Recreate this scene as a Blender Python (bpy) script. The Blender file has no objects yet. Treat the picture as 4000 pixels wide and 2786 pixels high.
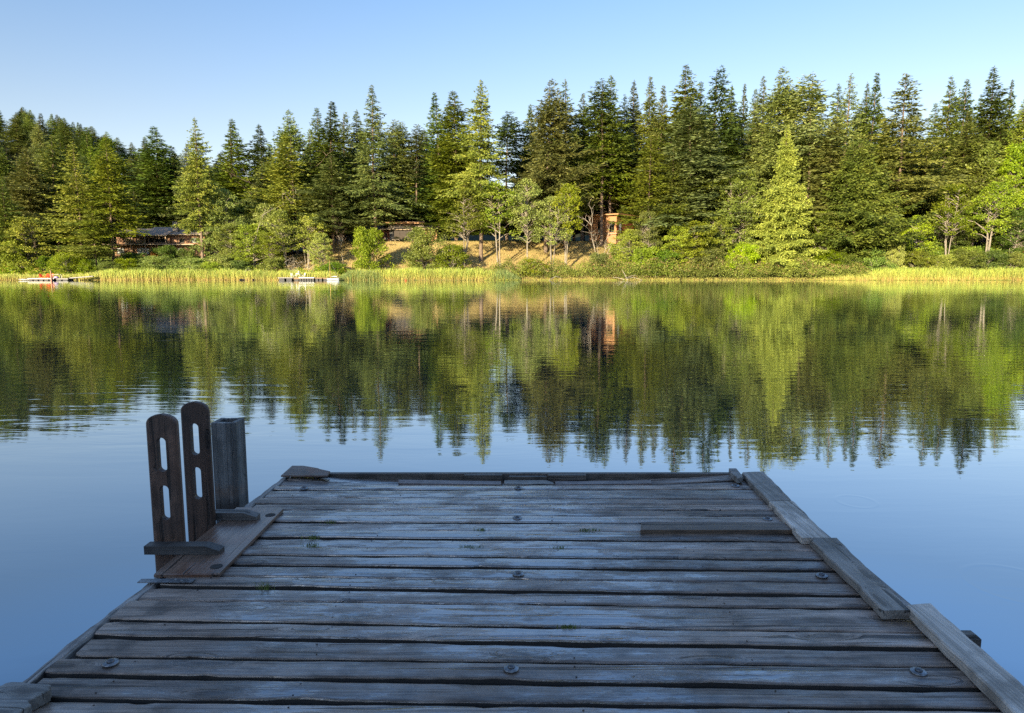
import bpy, math, random
import numpy as np
from mathutils import Vector, Matrix
sc = bpy.context.scene
COL = sc.collection
R = math.radians
PITCH = R(7.18); CAMH = 2.1; F = 2667.0
DECK = 0.45
K = 4000/2296.0

# ------------------------------------------------------------------ camera maths (source pixel -> world)
def ray(u, v):
    dx = (u-2000)/F; dy = (1393-v)/F
    return Vector((dx, math.cos(PITCH)+dy*math.sin(PITCH), -math.sin(PITCH)+dy*math.cos(PITCH)))
def on_z(u, v, z):
    d = ray(u, v); t = (z-CAMH)/d.z
    return Vector((d.x*t, d.y*t, z))
def at_y(u, v, y):
    d = ray(u, v); t = y/d.y
    return Vector((d.x*t, y, CAMH+d.z*t))
def vat(u, v, y):            # 2296-wide view coordinates
    return at_y(u*K, v*K, y)

# ------------------------------------------------------------------ object helpers
def link(o, parent=None):
    COL.objects.link(o)
    if parent is not None: o.parent = parent
    return o
def tag(o, label=None, cat=None, group=None, kind=None):
    if label: o['label'] = label
    if cat: o['category'] = cat
    if group: o['group'] = group
    if kind: o['kind'] = kind
    return o
def empty(name, loc, rz=0, label=None, cat=None, group=None):
    o = bpy.data.objects.new(name, None); o.empty_display_size = .2
    o.location = loc; o.rotation_euler = (0, 0, rz)
    link(o); return tag(o, label, cat, group)

def mesh_np(name, V, quads, mats=(), smooth=False, tris=None):
    me = bpy.data.meshes.new(name)
    V = np.asarray(V, dtype=np.float32)
    quads = np.asarray(quads, dtype=np.int32)
    me.vertices.add(len(V)); me.vertices.foreach_set('co', V.ravel())
    n = len(quads); k = quads.shape[1]
    me.loops.add(n*k); me.loops.foreach_set('vertex_index', quads.ravel())
    me.polygons.add(n); me.polygons.foreach_set('loop_start', np.arange(0, n*k, k, dtype=np.int32))
    if smooth: me.polygons.foreach_set('use_smooth', np.ones(n, dtype=bool))
    me.update(calc_edges=True)
    for m in mats: me.materials.append(m)
    return me

class MB:
    def __init__(s): s.v = []; s.f = []; s.m = []; s.sm = []
    def add(s, vs, fs, mi=0, smooth=False):
        o = len(s.v); s.v += [tuple(p) for p in vs]
        for f in fs: s.f.append([i+o for i in f]); s.m.append(mi); s.sm.append(smooth)
        return s
    def box(s, x0, x1, y0, y1, z0, z1, mi=0, bev=0.0, M=None):
        if bev <= 0:
            vs = [(x, y, z) for z in (z0, z1) for y in (y0, y1) for x in (x0, x1)]
            fs = [(0,2,3,1),(4,5,7,6),(0,1,5,4),(2,6,7,3),(0,4,6,2),(1,3,7,5)]
        else:
            b = bev; vs = []; fs = []
            def rect(z, i): return [(x0+i,y0+i,z),(x1-i,y0+i,z),(x1-i,y1-i,z),(x0+i,y1-i,z)]
            for z, i in ((z0, b), (z0+b, 0), (z1-b, 0), (z1, b)): vs += rect(z, i)
            fs = [(3,2,1,0),(12,13,14,15)]
            for k in range(3):
                for j in range(4):
                    a = k*4+j; c = k*4+(j+1) % 4
                    fs.append((a, c, c+4, a+4))
        if M is not None: vs = [M @ Vector(p) for p in vs]
        return s.add(vs, fs, mi)
    def prism(s, pts, z0, z1, mi=0, bev=0.0):
        n = len(pts)
        if bev > 0:
            c = Vector((sum(p[0] for p in pts)/n, sum(p[1] for p in pts)/n))
            def sh(p):
                d = Vector((p[0], p[1]))-c; L = d.length
                return c + d*max(0, (L-bev)/L) if L > 0 else c
            vs = [(p[0],p[1],z0) for p in pts]+[(p[0],p[1],z1-bev) for p in pts]+[(sh(p)[0],sh(p)[1],z1) for p in pts]
            fs = [tuple(reversed(range(n))), tuple(range(2*n,3*n))]
            for r in range(2):
                for i in range(n):
                    j = (i+1) % n; fs.append((r*n+i, r*n+j, (r+1)*n+j, (r+1)*n+i))
        else:
            vs = [(p[0],p[1],z0) for p in pts]+[(p[0],p[1],z1) for p in pts]
            fs = [tuple(reversed(range(n))), tuple(range(n,2*n))]
            for i in range(n):
                j = (i+1) % n; fs.append((i, j, n+j, n+i))
        return s.add(vs, fs, mi)
    def tube(s, pts, rad, n=6, mi=0, cap=True, smooth=True):
        pts = [Vector(p) for p in pts]; vs = []; fs = []
        for i, p in enumerate(pts):
            d = (pts[min(i+1, len(pts)-1)]-pts[max(i-1, 0)])
            if d.length < 1e-9: d = Vector((0,0,1))
            d.normalize()
            a = d.cross(Vector((0,0,1)))
            if a.length < .05: a = d.cross(Vector((1,0,0)))
            a.normalize(); b = d.cross(a)
            r = rad[i] if hasattr(rad, '__len__') else rad
            for k in range(n):
                t = 2*math.pi*k/n
                vs.append(p+a*(math.cos(t)*r)+b*(math.sin(t)*r))
        for i in range(len(pts)-1):
            for k in range(n):
                q = (k+1) % n
                fs.append((i*n+k, i*n+q, (i+1)*n+q, (i+1)*n+k))
        if cap:
            fs.append(tuple(range(n))); fs.append(tuple((len(pts)-1)*n+k for k in reversed(range(n))))
        return s.add(vs, fs, mi, smooth)
    def lathe(s, prof, n=20, mi=0, M=None, smooth=True):
        vs = []; fs = []
        for r, z in prof:
            for k in range(n):
                t = 2*math.pi*k/n; vs.append(Vector((r*math.cos(t), r*math.sin(t), z)))
        for i in range(len(prof)-1):
            for k in range(n):
                q = (k+1) % n; fs.append((i*n+k, i*n+q, (i+1)*n+q, (i+1)*n+k))
        fs.append(tuple((len(prof)-1)*n+k for k in range(n)))
        if M is not None: vs = [M @ p for p in vs]
        return s.add(vs, fs, mi, smooth)
    def mesh(s, name, mats):
        me = bpy.data.meshes.new(name); me.from_pydata(s.v, [], s.f)
        me.polygons.foreach_set('material_index', s.m); me.polygons.foreach_set('use_smooth', s.sm)
        for m in (mats if isinstance(mats, (list, tuple)) else [mats]): me.materials.append(m)
        me.update(); return me
    def build(s, name, mats, parent=None, loc=None):
        o = bpy.data.objects.new(name, s.mesh(name, mats))
        if loc is not None: o.location = loc
        return link(o, parent)

# ------------------------------------------------------------------ node helpers
class NT:
    def __init__(s, name):
        s.mat = bpy.data.materials.new(name); s.mat.use_nodes = True
        s.t = s.mat.node_tree; s.t.nodes.clear()
        s.out = s.t.nodes.new('ShaderNodeOutputMaterial')
    def n(s, typ, ins=None, **kw):
        nd = s.t.nodes.new('ShaderNode'+typ)
        for k, v in kw.items(): setattr(nd, k, v)
        for k, v in (ins or {}).items(): s.set(nd, k, v)
        return nd
    def set(s, nd, k, v):
        sock = nd.inputs[k]
        if isinstance(v, bpy.types.NodeSocket): s.t.links.new(v, sock)
        elif isinstance(v, bpy.types.Node): s.t.links.new(v.outputs[0], sock)
        else:
            if sock.type == 'RGBA' and len(v) == 3: v = (*v, 1)
            sock.default_value = v
    def math(s, op, a, b=0.0, clamp=False):
        return s.n('Math', {0: a, 1: b}, operation=op, use_clamp=clamp).outputs[0]
    def mix(s, f, a, b, blend='MIX'):
        nd = s.n('Mix', data_type='RGBA', blend_type=blend, clamp_factor=True)
        s.set(nd, 0, f); s.set(nd, 6, a); s.set(nd, 7, b); return nd.outputs[2]
    def ramp(s, f, stops):
        nd = s.n('ValToRGB', {0: f}); cr = nd.color_ramp
        while len(cr.elements) > 1: cr.elements.remove(cr.elements[-1])
        for i, (p, c) in enumerate(stops):
            e = cr.elements[0] if i == 0 else cr.elements.new(p)
            e.position = p; e.color = (*c, 1) if len(c) == 3 else c
        return nd.outputs[0]
    def smooth(s, x, a, b, lo=0.0, hi=1.0):
        nd = s.n('MapRange', {0: x, 1: a, 2: b, 3: lo, 4: hi}, interpolation_type='SMOOTHSTEP'); return nd.outputs[0]
    def noise(s, vec, scale, detail=4, rough=.55, dist=0.0):
        return s.n('TexNoise', {'Vector': vec, 'Scale': scale, 'Detail': detail, 'Roughness': rough, 'Distortion': dist}).outputs[0]
    def mapv(s, vec, scale=(1,1,1), loc=(0,0,0)):
        return s.n('Mapping', {'Vector': vec, 'Scale': scale, 'Location': loc}).outputs[0]
    def done(s, sh):
        s.t.links.new(sh if isinstance(sh, bpy.types.NodeSocket) else sh.outputs[0], s.out.inputs[0]); return s.mat
def princ(t, col, rough, spec=.5, normal=None, metal=0.0):
    p = t.n('BsdfPrincipled', {'Base Color': col, 'Roughness': rough, 'Specular IOR Level': spec, 'Metallic': metal})
    if normal is not None: t.set(p, 'Normal', normal)
    return p

def plain(name, col, rough=.6, var=.15, scale=3.0, metal=0.0, spec=.5, bump=0.0):
    t = NT(name); oc = t.n('TexCoord').outputs['Object']
    nz = t.noise(oc, scale, 5, .6)
    c = t.mix(t.smooth(nz, .3, .7), tuple(x*(1-var) for x in col), tuple(min(1, x*(1+var)) for x in col))
    nrm = None
    if bump: nrm = t.n('Bump', {'Height': nz, 'Strength': .6, 'Distance': bump}).outputs[0]
    return t.done(princ(t, c, rough, spec, nrm, metal))

def foliage(name, dark, mid, light, trans=.12, rough=.55, clump=.35, spec=.25):
    gain = (1.9, 1.9, 1.35) if 'dark_fir' in name else (2.15, 2.12, 1.4) if 'needles' in name else (1.85, 1.92, .9) if 'cedar' in name else (1.75, 1.8, 1.15)
    dark, mid, light = [tuple(min(.8, x*q_) for x, q_ in zip(q, gain)) for q in (dark, mid, light)]
    t = NT(name)
    g = t.n('NewGeometry'); oi = t.n('ObjectInfo'); oc = t.n('TexCoord').outputs['Object']
    rnd = g.outputs['Random Per Island']
    cl = t.noise(oc, clump, 3, .6)
    f = t.math('ADD', t.math('MULTIPLY', rnd, .40), t.math('MULTIPLY', t.smooth(cl, .3, .7), .60))
    c = t.ramp(f, [(.0, dark), (.5, mid), (1.0, light)])
    orr = oi.outputs['Random']
    hs = t.n('HueSaturation', {'Hue': t.smooth(orr, 0, 1, .492, .518), 'Saturation': t.smooth(t.math('FRACT', t.math('MULTIPLY', orr, 7.3)), 0, 1, .85, 1.1),
             'Value': t.smooth(t.math('FRACT', t.math('MULTIPLY', orr, 13.7)), 0, 1, .64, 1.28), 'Color': c}).outputs[0]
    p = princ(t, hs, rough, spec)
    tr = t.n('BsdfTranslucent', {'Color': t.mix(.5, hs, (light[0]*1.3, light[1]*1.3, light[2]*.8))})
    m = t.n('MixShader', {0: trans, 1: p.outputs[0], 2: tr.outputs[0]})
    return t.done(m)

def bark(name, c0, c1, scale=2.0):
    t = NT(name); oc = t.n('TexCoord').outputs['Object']
    nz = t.noise(t.mapv(oc, (6, 6, .8)), scale, 6, .65); n2 = t.noise(oc, .6, 3)
    c = t.mix(t.smooth(nz, .35, .68), c0, c1)
    c = t.mix(t.math('MULTIPLY', t.smooth(n2, .5, .75), .5), c, tuple(x*.5 for x in c0))
    return t.done(princ(t, c, .85, .2, t.n('Bump', {'Height': nz, 'Strength': .8, 'Distance': .03}).outputs[0]))

def wood(name, dry, dark, along='X', wet=0.0, weather=0.5, knots=True, moss=0.0, red=0.0, rough0=.62, fine=1.0, tide=None):
    """weathered sawn timber: grain along one local axis, cracks, knots; wet film in world space"""
    t = NT(name)
    oc = t.n('TexCoord').outputs['Object']; oi = t.n('ObjectInfo').outputs['Random']
    off = t.n('CombineXYZ', {0: t.math('MULTIPLY', oi, 91.7), 1: t.math('MULTIPLY', oi, 37.3), 2: t.math('MULTIPLY', oi, 53.9)}).outputs[0]
    vec = t.n('VectorMath', {0: oc, 1: off}, operation='ADD').outputs[0]
    if along == 'Y':
        sp = t.n('SeparateXYZ', {0: vec}); vec = t.n('CombineXYZ', {0: sp.outputs[1], 1: sp.outputs[0], 2: sp.outputs[2]}).outputs[0]
    if along == 'Z':
        sp = t.n('SeparateXYZ', {0: vec}); vec = t.n('CombineXYZ', {0: sp.outputs[2], 1: sp.outputs[0], 2: sp.outputs[1]}).outputs[0]
    # knots
    kv = t.mapv(vec, (1.25, 5.2, 1.0))
    vo = t.n('TexVoronoi', {'Vector': kv, 'Scale': 1.0, 'Randomness': 1.0}, voronoi_dimensions='2D')
    kd = vo.outputs['Distance']
    kf = t.smooth(kd, .05, .24, 1.0, 0.0)
    wob = t.noise(t.mapv(vec, (1.1, 5, 5)), 1.0, 2)
    base = t.mapv(vec, (1.3, 70*fine, 70*fine))
    kc = t.n('VectorMath', {0: (0, 1, 1), 'Scale': t.math('ADD', t.math('MULTIPLY', kf, 6.5 if knots else 0.0), t.math('MULTIPLY', wob, 3.0))}, operation='SCALE').outputs[0]
    gv = t.n('VectorMath', {0: base, 1: kc}, operation='ADD').outputs[0]
    grain = t.noise(gv, 1.0, 6, .62)
    broad = t.noise(t.mapv(vec, (.9, 17, 17)), 1.0, 4, .6)
    line = t.noise(t.n('VectorMath', {0: t.mapv(vec, (.7, 175*fine, 175*fine)), 1: t.n('VectorMath', {0: kc, 'Scale': 2.4}, operation='SCALE').outputs[0]}, operation='ADD').outputs[0], 1.0, 3, .6)
    crack = t.noise(t.mapv(gv, (.35, .33, .33), (13, 5, 2)), 1.0, 3, .5)
    ckm = t.smooth(crack, .61, .66)
    blot = t.noise(vec, 5.0, 5, .65)
    g2 = t.smooth(t.math('ADD', t.math('ADD', t.math('MULTIPLY', grain, .42), t.math('MULTIPLY', line, .30)), t.math('MULTIPLY', broad, .28)), .38, .62)
    c = t.mix(g2, dark, dry)
    c = t.mix(t.math('MULTIPLY', t.smooth(blot, .44, .68), .7), c, tuple(x*.55 for x in dark))
    if weather > 0:
        c = t.mix(t.math('MULTIPLY', t.smooth(t.noise(t.mapv(vec, (1.6, 9, 9), (7, 3, 1)), 1.0, 5, .65), .5, .75), weather), c, (dry[0]*1.35, dry[1]*1.38, dry[2]*1.42))
    if red > 0:
        c = t.mix(t.math('MULTIPLY', t.smooth(t.noise(vec, 3.1, 3), .45, .7), red), c, (.17, .062, .026))
    if knots:
        c = t.mix(t.math('MULTIPLY', t.smooth(kd, .05, .13, 1.0, 0.0), .75), c, (dark[0]*.55, dark[1]*.5, dark[2]*.45))
    c = t.mix(t.math('MULTIPLY', ckm, .85), c, tuple(x*.18 for x in dark))
    gp = t.n('NewGeometry').outputs['Position']
    if moss > 0:
        c = t.mix(t.math('MULTIPLY', t.smooth(t.noise(gp, 9.0, 4, .7), .58, .72), moss), c, (.045, .05, .018))
    if tide is not None:
        zz = t.n('SeparateXYZ', {0: gp}).outputs[2]
        zz = t.math('ADD', zz, t.math('MULTIPLY', t.noise(gp, 14.0, 3), .10))
        c = t.mix(t.math('MULTIPLY', t.smooth(zz, tide, tide+.09, 1, 0), .9), c, (.014, .010, .008))
        c = t.mix(t.math('MULTIPLY', t.smooth(t.math('ABSOLUTE', t.math('SUBTRACT', zz, tide+.12)), 0, .09, .5, 0), .7), c, (.15, .075, .035))
    bv = t.smooth(t.math('FRACT', t.math('MULTIPLY', oi, 29.1)), 0, 1, .62, 1.28)
    c = t.mix(1.0, c, t.n('CombineColor', {0: bv, 1: t.math('MULTIPLY', bv, .985), 2: t.math('MULTIPLY', bv, .97)}).outputs[0], 'MULTIPLY')
    ro = t.math('SUBTRACT', rough0, t.math('MULTIPLY', grain, .18))
    hgt = t.math('SUBTRACT', t.math('ADD', t.math('ADD', t.math('MULTIPLY', grain, .45), t.math('MULTIPLY', line, .30)), t.math('MULTIPLY', broad, .4)), t.math('MULTIPLY', ckm, 1.2))
    spec = .45
    coat = None
    if wet > 0:
        sp = t.n('SeparateXYZ', {0: gp})
        # wetter in the middle-left of the far half, drying towards the right edge and the near end
        xx = t.math('ADD', sp.outputs[0], t.math('MULTIPLY', t.math('SUBTRACT', sp.outputs[1], 4.0), .18))
        rx = t.math('MULTIPLY', t.smooth(xx, -1.9, -.9), t.smooth(xx, .1, 1.5, 1.0, .0))
        ry = t.smooth(sp.outputs[1], 2.0, 3.6, .35, 1.0)
        reg = t.math('MULTIPLY', rx, ry)
        wn = t.noise(t.mapv(gp, (1.7, 5.5, 1)), 1.0, 5, .62)
        wn2 = t.noise(t.mapv(gp, (5, 16, 1)), 1.0, 5, .7)
        wv = t.math('ADD', t.math('ADD', t.math('ADD', t.math('MULTIPLY', wn, .62), t.math('MULTIPLY', t.math('SUBTRACT', grain, .5), .16)), t.math('MULTIPLY', wn2, .38)), t.math('ADD', t.math('MULTIPLY', reg, .17), t.math('MULTIPLY', t.math('FRACT', t.math('MULTIPLY', oi, 17.3)), .07)))
        wm = t.smooth(wv, .48, .70)
        film = t.smooth(wv, .635, .71)
        wm = t.math('MULTIPLY', wm, wet); film = t.math('MULTIPLY', film, wet)
        c = t.mix(t.math('MULTIPLY', wm, .35), c, tuple(x*.6 for x in dark))
        ro = t.math('SUBTRACT', ro, t.math('MULTIPLY', wm, .24))
        coat = t.math('ADD', .06, t.math('ADD', t.math('MULTIPLY', wm, .58), t.math('MULTIPLY', film, .46)))
        hgt = t.math('MULTIPLY', hgt, t.math('SUBTRACT', 1.0, t.math('MULTIPLY', film, .40)))
    nrm = t.n('Bump', {'Height': hgt, 'Strength': .85, 'Distance': .0045}).outputs[0]
    p = princ(t, c, ro, spec if wet == 0 else .35, nrm)
    if coat is not None:
        t.set(p, 'Coat Weight', coat); t.set(p, 'Coat Roughness', t.math('SUBTRACT', .34, t.math('MULTIPLY', film, .2)))
        t.set(p, 'Coat IOR', 2.15); t.set(p, 'Coat Normal', nrm)
    return t.done(p)

M = {}
M['plank'] = wood('deck_wood', (.375, .285, .222), (.098, .070, .052), 'X', wet=1.0, weather=.8, moss=.25)
M['overlay'] = wood('overlay_wood', (.44, .37, .34), (.20, .16, .145), 'X', weather=.4, red=.15)
M['rail'] = wood('grey_rail_wood', (.46, .405, .345), (.22, .19, .155), 'Y', wet=.0, weather=.7)
M['stub'] = wood('silver_wood', (.46, .44, .40), (.20, .18, .16), 'X', weather=.7)
M['edge'] = wood('edge_wood', (.34, .31, .28), (.14, .12, .105), 'Y', weather=.6, moss=.3)
M['dark_end'] = wood('dark_beam_wood', (.21, .175, .145), (.075, .060, .048), 'X', weather=.3, moss=.4)
M['patch'] = wood('brown_patch_wood', (.22, .155, .108), (.10, .07, .05), 'X', weather=.3, moss=.3)
M['plate'] = wood('plywood_plate', (.19, .125, .09), (.095, .06, .042), 'Y', weather=.2, knots=False, red=.35, rough0=.34)
M['ply'] = wood('corner_plywood', (.16, .115, .09), (.09, .06, .045), 'X', weather=.3, knots=False, red=.8)
M['stringer'] = wood('ladder_wood', (.150, .088, .060), (.055, .033, .023), 'Z', weather=.08, red=.12, rough0=.6)
M['arm'] = wood('arm_wood', (.15, .135, .12), (.07, .06, .052), 'X', weather=.5, knots=False)
M['boxpost'] = wood('box_post_wood', (.17, .165, .155), (.075, .073, .067), 'Z', weather=.35, tide=.10)
M['joist'] = plain('joist_and_gap_shade', (.03, .026, .022), .9)  # dark joists; also the painted shade of plank gaps and bolt holes
M['steel'] = plain('galvanised_steel', (.22, .225, .23), .42, .35, 60, metal=.85)
M['bolt'] = plain('bolt_steel', (.12, .12, .125), .4, .3, 90, metal=.8)
M['nail'] = plain('nail_rust', (.05, .04, .035), .5, metal=.5)

# ------------------------------------------------------------------ light, sky, camera
SUN_EL, SUN_AZ = R(14.0), R(209.0)     # azimuth clockwise from +Y; the sun is behind the camera, to the left
w = bpy.data.worlds.new('World'); sc.world = w; w.use_nodes = True
wt = w.node_tree; wt.nodes.clear()
sky = wt.nodes.new('ShaderNodeTexSky'); sky.sky_type = 'NISHITA'; sky.sun_disc = False
sky.sun_elevation = SUN_EL; sky.sun_rotation = SUN_AZ; sky.altitude = 0.0; sky.air_density = 1.0; sky.dust_density = .5; sky.ozone_density = 1.0
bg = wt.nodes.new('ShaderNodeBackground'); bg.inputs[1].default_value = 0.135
wo = wt.nodes.new('ShaderNodeOutputWorld')
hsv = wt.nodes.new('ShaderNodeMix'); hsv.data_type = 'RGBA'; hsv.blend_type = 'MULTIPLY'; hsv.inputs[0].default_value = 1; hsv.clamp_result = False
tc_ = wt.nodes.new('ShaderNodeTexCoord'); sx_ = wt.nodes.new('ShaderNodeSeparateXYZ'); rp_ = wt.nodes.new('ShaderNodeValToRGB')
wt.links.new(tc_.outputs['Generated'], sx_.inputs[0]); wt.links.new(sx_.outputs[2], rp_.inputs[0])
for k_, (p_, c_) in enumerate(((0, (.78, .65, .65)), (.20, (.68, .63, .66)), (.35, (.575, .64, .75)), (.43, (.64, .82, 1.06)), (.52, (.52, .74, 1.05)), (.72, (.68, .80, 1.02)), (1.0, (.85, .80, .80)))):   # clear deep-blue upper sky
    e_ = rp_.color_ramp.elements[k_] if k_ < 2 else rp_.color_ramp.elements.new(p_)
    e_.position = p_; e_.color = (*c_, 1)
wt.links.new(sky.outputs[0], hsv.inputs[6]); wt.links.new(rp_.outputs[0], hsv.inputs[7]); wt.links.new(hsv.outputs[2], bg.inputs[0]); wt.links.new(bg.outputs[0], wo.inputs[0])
sd = Vector((math.sin(SUN_AZ)*math.cos(SUN_EL), math.cos(SUN_AZ)*math.cos(SUN_EL), math.sin(SUN_EL)))
ld = bpy.data.lights.new('sun', 'SUN'); ld.energy = 5.0; ld.angle = R(.5); ld.color = (1.0, .82, .53)
lo = bpy.data.objects.new('sun', ld); link(lo); lo.rotation_euler = sd.to_track_quat('Z', 'Y').to_euler(); lo.location = (-40, -60, 60)
cd = bpy.data.cameras.new('camera'); cam = bpy.data.objects.new('camera', cd); link(cam)
cam.location = (0, 0, CAMH); cam.rotation_euler = (R(90)-PITCH, 0, 0)
cd.sensor_width = 36; cd.lens = F/4000*36; cd.clip_end = 12000; cd.clip_start = .05
sc.camera = cam
sc.view_settings.view_transform = 'Standard'; sc.view_settings.look = 'None'; sc.view_settings.gamma = 1; sc.view_settings.exposure = 1.32
cy = sc.cycles; cy.max_bounces = 6; cy.diffuse_bounces = 3; cy.glossy_bounces = 3; cy.transmission_bounces = 3; cy.transparent_max_bounces = 4
cy.caustics_reflective = False; cy.caustics_refractive = False; cy.use_denoising = False; cy.use_adaptive_sampling = False

# ------------------------------------------------------------------ terrain
def sstep(x, a, b):
    t = np.clip((np.asarray(x, float)-a)/(b-a), 0, 1); return t*t*(3-2*t)
def shore(x): return 150.5 + 1.0*np.sin(np.asarray(x)*.06+.5)+.6*np.sin(np.asarray(x)*.17)
def zg(x, y):
    x = np.asarray(x, float); y = np.asarray(y, float)
    s = y-shore(x)
    L = np.interp(s, [-40,-6,-1,0,3,8,21,30,60,300], [-3,-1.2,-.3,0,.35,1.0,5.6,6.2,8,12])
    C = np.interp(s, [-40,-6,-1,0,3,8,25.5,31,70,300], [-3,-1.2,-.3,0,.5,1.6,9.5,9.9,10.5,14])
    Rr = np.interp(s, [-40,-6,-1,0,3,10,22,60,300], [-3,-1.2,-.3,0,.6,2.5,8.0,12,16])
    a = sstep(x, -56, -42); b = sstep(x, 30, 44)
    z = L*(1-a)+C*a*(1-b)+Rr*b
    q = x/np.maximum(y, 50)
    hill = np.interp(q, [-1.4,-.9,-.75,-.62,-.55,-.45,-.34], [74,62,55,47,37,18,0])
    z = z + hill*sstep(y, 185, 345) + 34*sstep(y, 235, 430)*(1-sstep(-q, .3, .5))
    n = -y
    near = np.interp(n, [0,8,12,20,45,65,200], [-3,-.6,.5,3,19,20,20])  # unseen hill behind the camera, added to keep the sun off the dock
    return np.where(y < 40, np.where(y < 0, near, -3.0), z)
xs = np.concatenate([[-3000,-1500,-800,-520], np.arange(-400, -150, 12), np.arange(-150, 151, 2.5), np.arange(162, 401, 12), [520,800,1500,3000]])
ys = np.concatenate([[-2500,-1000,-400,-200,-120,-90], np.arange(-70, -5, 3), [0,20,45,80,110,135,143], np.arange(146, 200, 1.5), np.arange(200, 400, 9), [420,480,600,900,1500,3000,6000]])
X, Y = np.meshgrid(xs, ys)
Z = zg(X, Y)
rg = np.random.RandomState(4)
Z = Z + np.where(Y > 154, rg.uniform(-.12, .12, Z.shape), 0)
V = np.stack([X, Y, Z], -1).reshape(-1, 3)
nx_, ny_ = len(xs), len(ys)
ii = (np.arange(ny_-1)[:, None]*nx_+np.arange(nx_-1)[None]).ravel()
Q = np.stack([ii, ii+1, ii+1+nx_, ii+nx_], -1)
t = NT('ground_soil')
gp = t.n('NewGeometry').outputs['Position']; sp = t.n('SeparateXYZ', {0: gp})
n1 = t.noise(gp, .35, 6, .65); n2 = t.noise(t.mapv(gp, (1, 1, 1)), 2.5, 5, .7); n3 = t.noise(gp, .08, 3)
gold = t.mix(t.smooth(n2, .3, .7), (.34, .26, .11), (.50, .39, .17))
gold = t.mix(t.math('MULTIPLY', t.smooth(n1, .55, .75), .55), gold, (.12, .12, .03))
floor_ = t.mix(t.smooth(n1, .35, .65), (.030, .026, .014), (.040, .048, .016))
lawn = t.mix(t.smooth(n2, .3, .7), (.055, .1, .02), (.09, .14, .03))
bm = t.math('MULTIPLY', t.smooth(sp.outputs[0], -62, -48), t.smooth(sp.outputs[0], 15, 27, 1, 0))
bm = t.math('MULTIPLY', bm, t.smooth(sp.outputs[1], 176, 184, 1, 0))
c = t.mix(t.math('MULTIPLY', bm, t.smooth(n3, .2, .4)), floor_, gold)
lm = t.math('MULTIPLY', t.math('MULTIPLY', t.smooth(sp.outputs[2], 9.3, 9.6), t.smooth(sp.outputs[1], 174, 176)), t.smooth(sp.outputs[1], 180, 183, 1, 0))
c = t.mix(t.math('MULTIPLY', lm, bm), c, lawn)
c = t.mix(t.smooth(sp.outputs[2], .5, -.1), c, (.03, .028, .018))
M['ground'] = t.done(princ(t, c, .95, .1, t.n('Bump', {'Height': n2, 'Strength': .5, 'Distance': .3}).outputs[0]))
g = link(bpy.data.objects.new('ground', mesh_np('ground', V, Q, [M['ground']], smooth=True))); tag(g, kind='structure')

# ------------------------------------------------------------------ water
t = NT('lake_water')
gp = t.n('NewGeometry').outputs['Position']; sp = t.n('SeparateXYZ', {0: gp})
wav1 = t.noise(t.mapv(gp, (.55, 2.3, 1)), 1.0, 3, .5, .6)
wav2 = t.noise(t.mapv(gp, (1.6, 5.5, 1), (5, 9, 0)), 1.0, 3, .55, .4)
sw = t.noise(t.mapv(gp, (.10, .42, 1), (2, 7, 0)), 1.0, 2, .5, .3)
gust = t.noise(t.mapv(gp, (.03, .10, 1), (11, 3, 0)), 1.0, 3, .5)
rip = t.math('MULTIPLY', t.smooth(sp.outputs[1], 6.5, 9.5, .25, 1.0), t.smooth(gust, .3, .7, .6, 1.35))
breeze = t.math('MULTIPLY', t.smooth(sp.outputs[0], -5.5, -2.5, 1.0, 0.0), t.math('MULTIPLY', t.smooth(sp.outputs[1], 6.5, 8.5), t.smooth(sp.outputs[1], 12, 18, 1.0, 0.0)))
rip = t.math('MULTIPLY', rip, t.math('ADD', 1.0, t.math('MULTIPLY', breeze, .9)))
h = t.math('ADD', t.math('MULTIPLY', wav1, .0036), t.math('MULTIPLY', wav2, .0009))
h = t.math('ADD', t.math('MULTIPLY', h, rip), t.math('MULTIPLY', sw, .0045))
for (u, v, r0) in ((3345, 1959, .17), (3960, 2280, .30)):
    p0 = on_z(u, v, 0)
    d = t.n('VectorMath', {0: gp, 1: tuple(p0)}, operation='DISTANCE').outputs['Value']
    e = t.math('DIVIDE', t.math('SUBTRACT', d, r0), .022)
    ring = t.math('EXPONENT', t.math('MULTIPLY', t.math('MULTIPLY', e, e), -1.0))
    h = t.math('ADD', h, t.math('MULTIPLY', ring, .00028))
nrm = t.n('Bump', {'Height': h, 'Strength': 1.0, 'Distance': 1.0}).outputs[0]
fr = t.math('POWER', t.n('Fresnel', {'IOR': 1.333, 'Normal': nrm}).outputs[0], .37)
deep = t.n('BsdfDiffuse', {'Color': (.006, .024, .045, 1)})
gl = t.n('BsdfGlossy', {'Color': (.92, .97, 1, 1), 'Roughness': .012, 'Normal': nrm})
M['water'] = t.done(t.n('MixShader', {0: fr, 1: deep.outputs[0], 2: gl.outputs[0]}))
wm = MB(); wm.add([(-600,-13,0),(600,-13,0),(600,158,0),(-600,158,0)], [(0,1,2,3)])
tag(wm.build('lake_water', M['water']), kind='structure')

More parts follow.
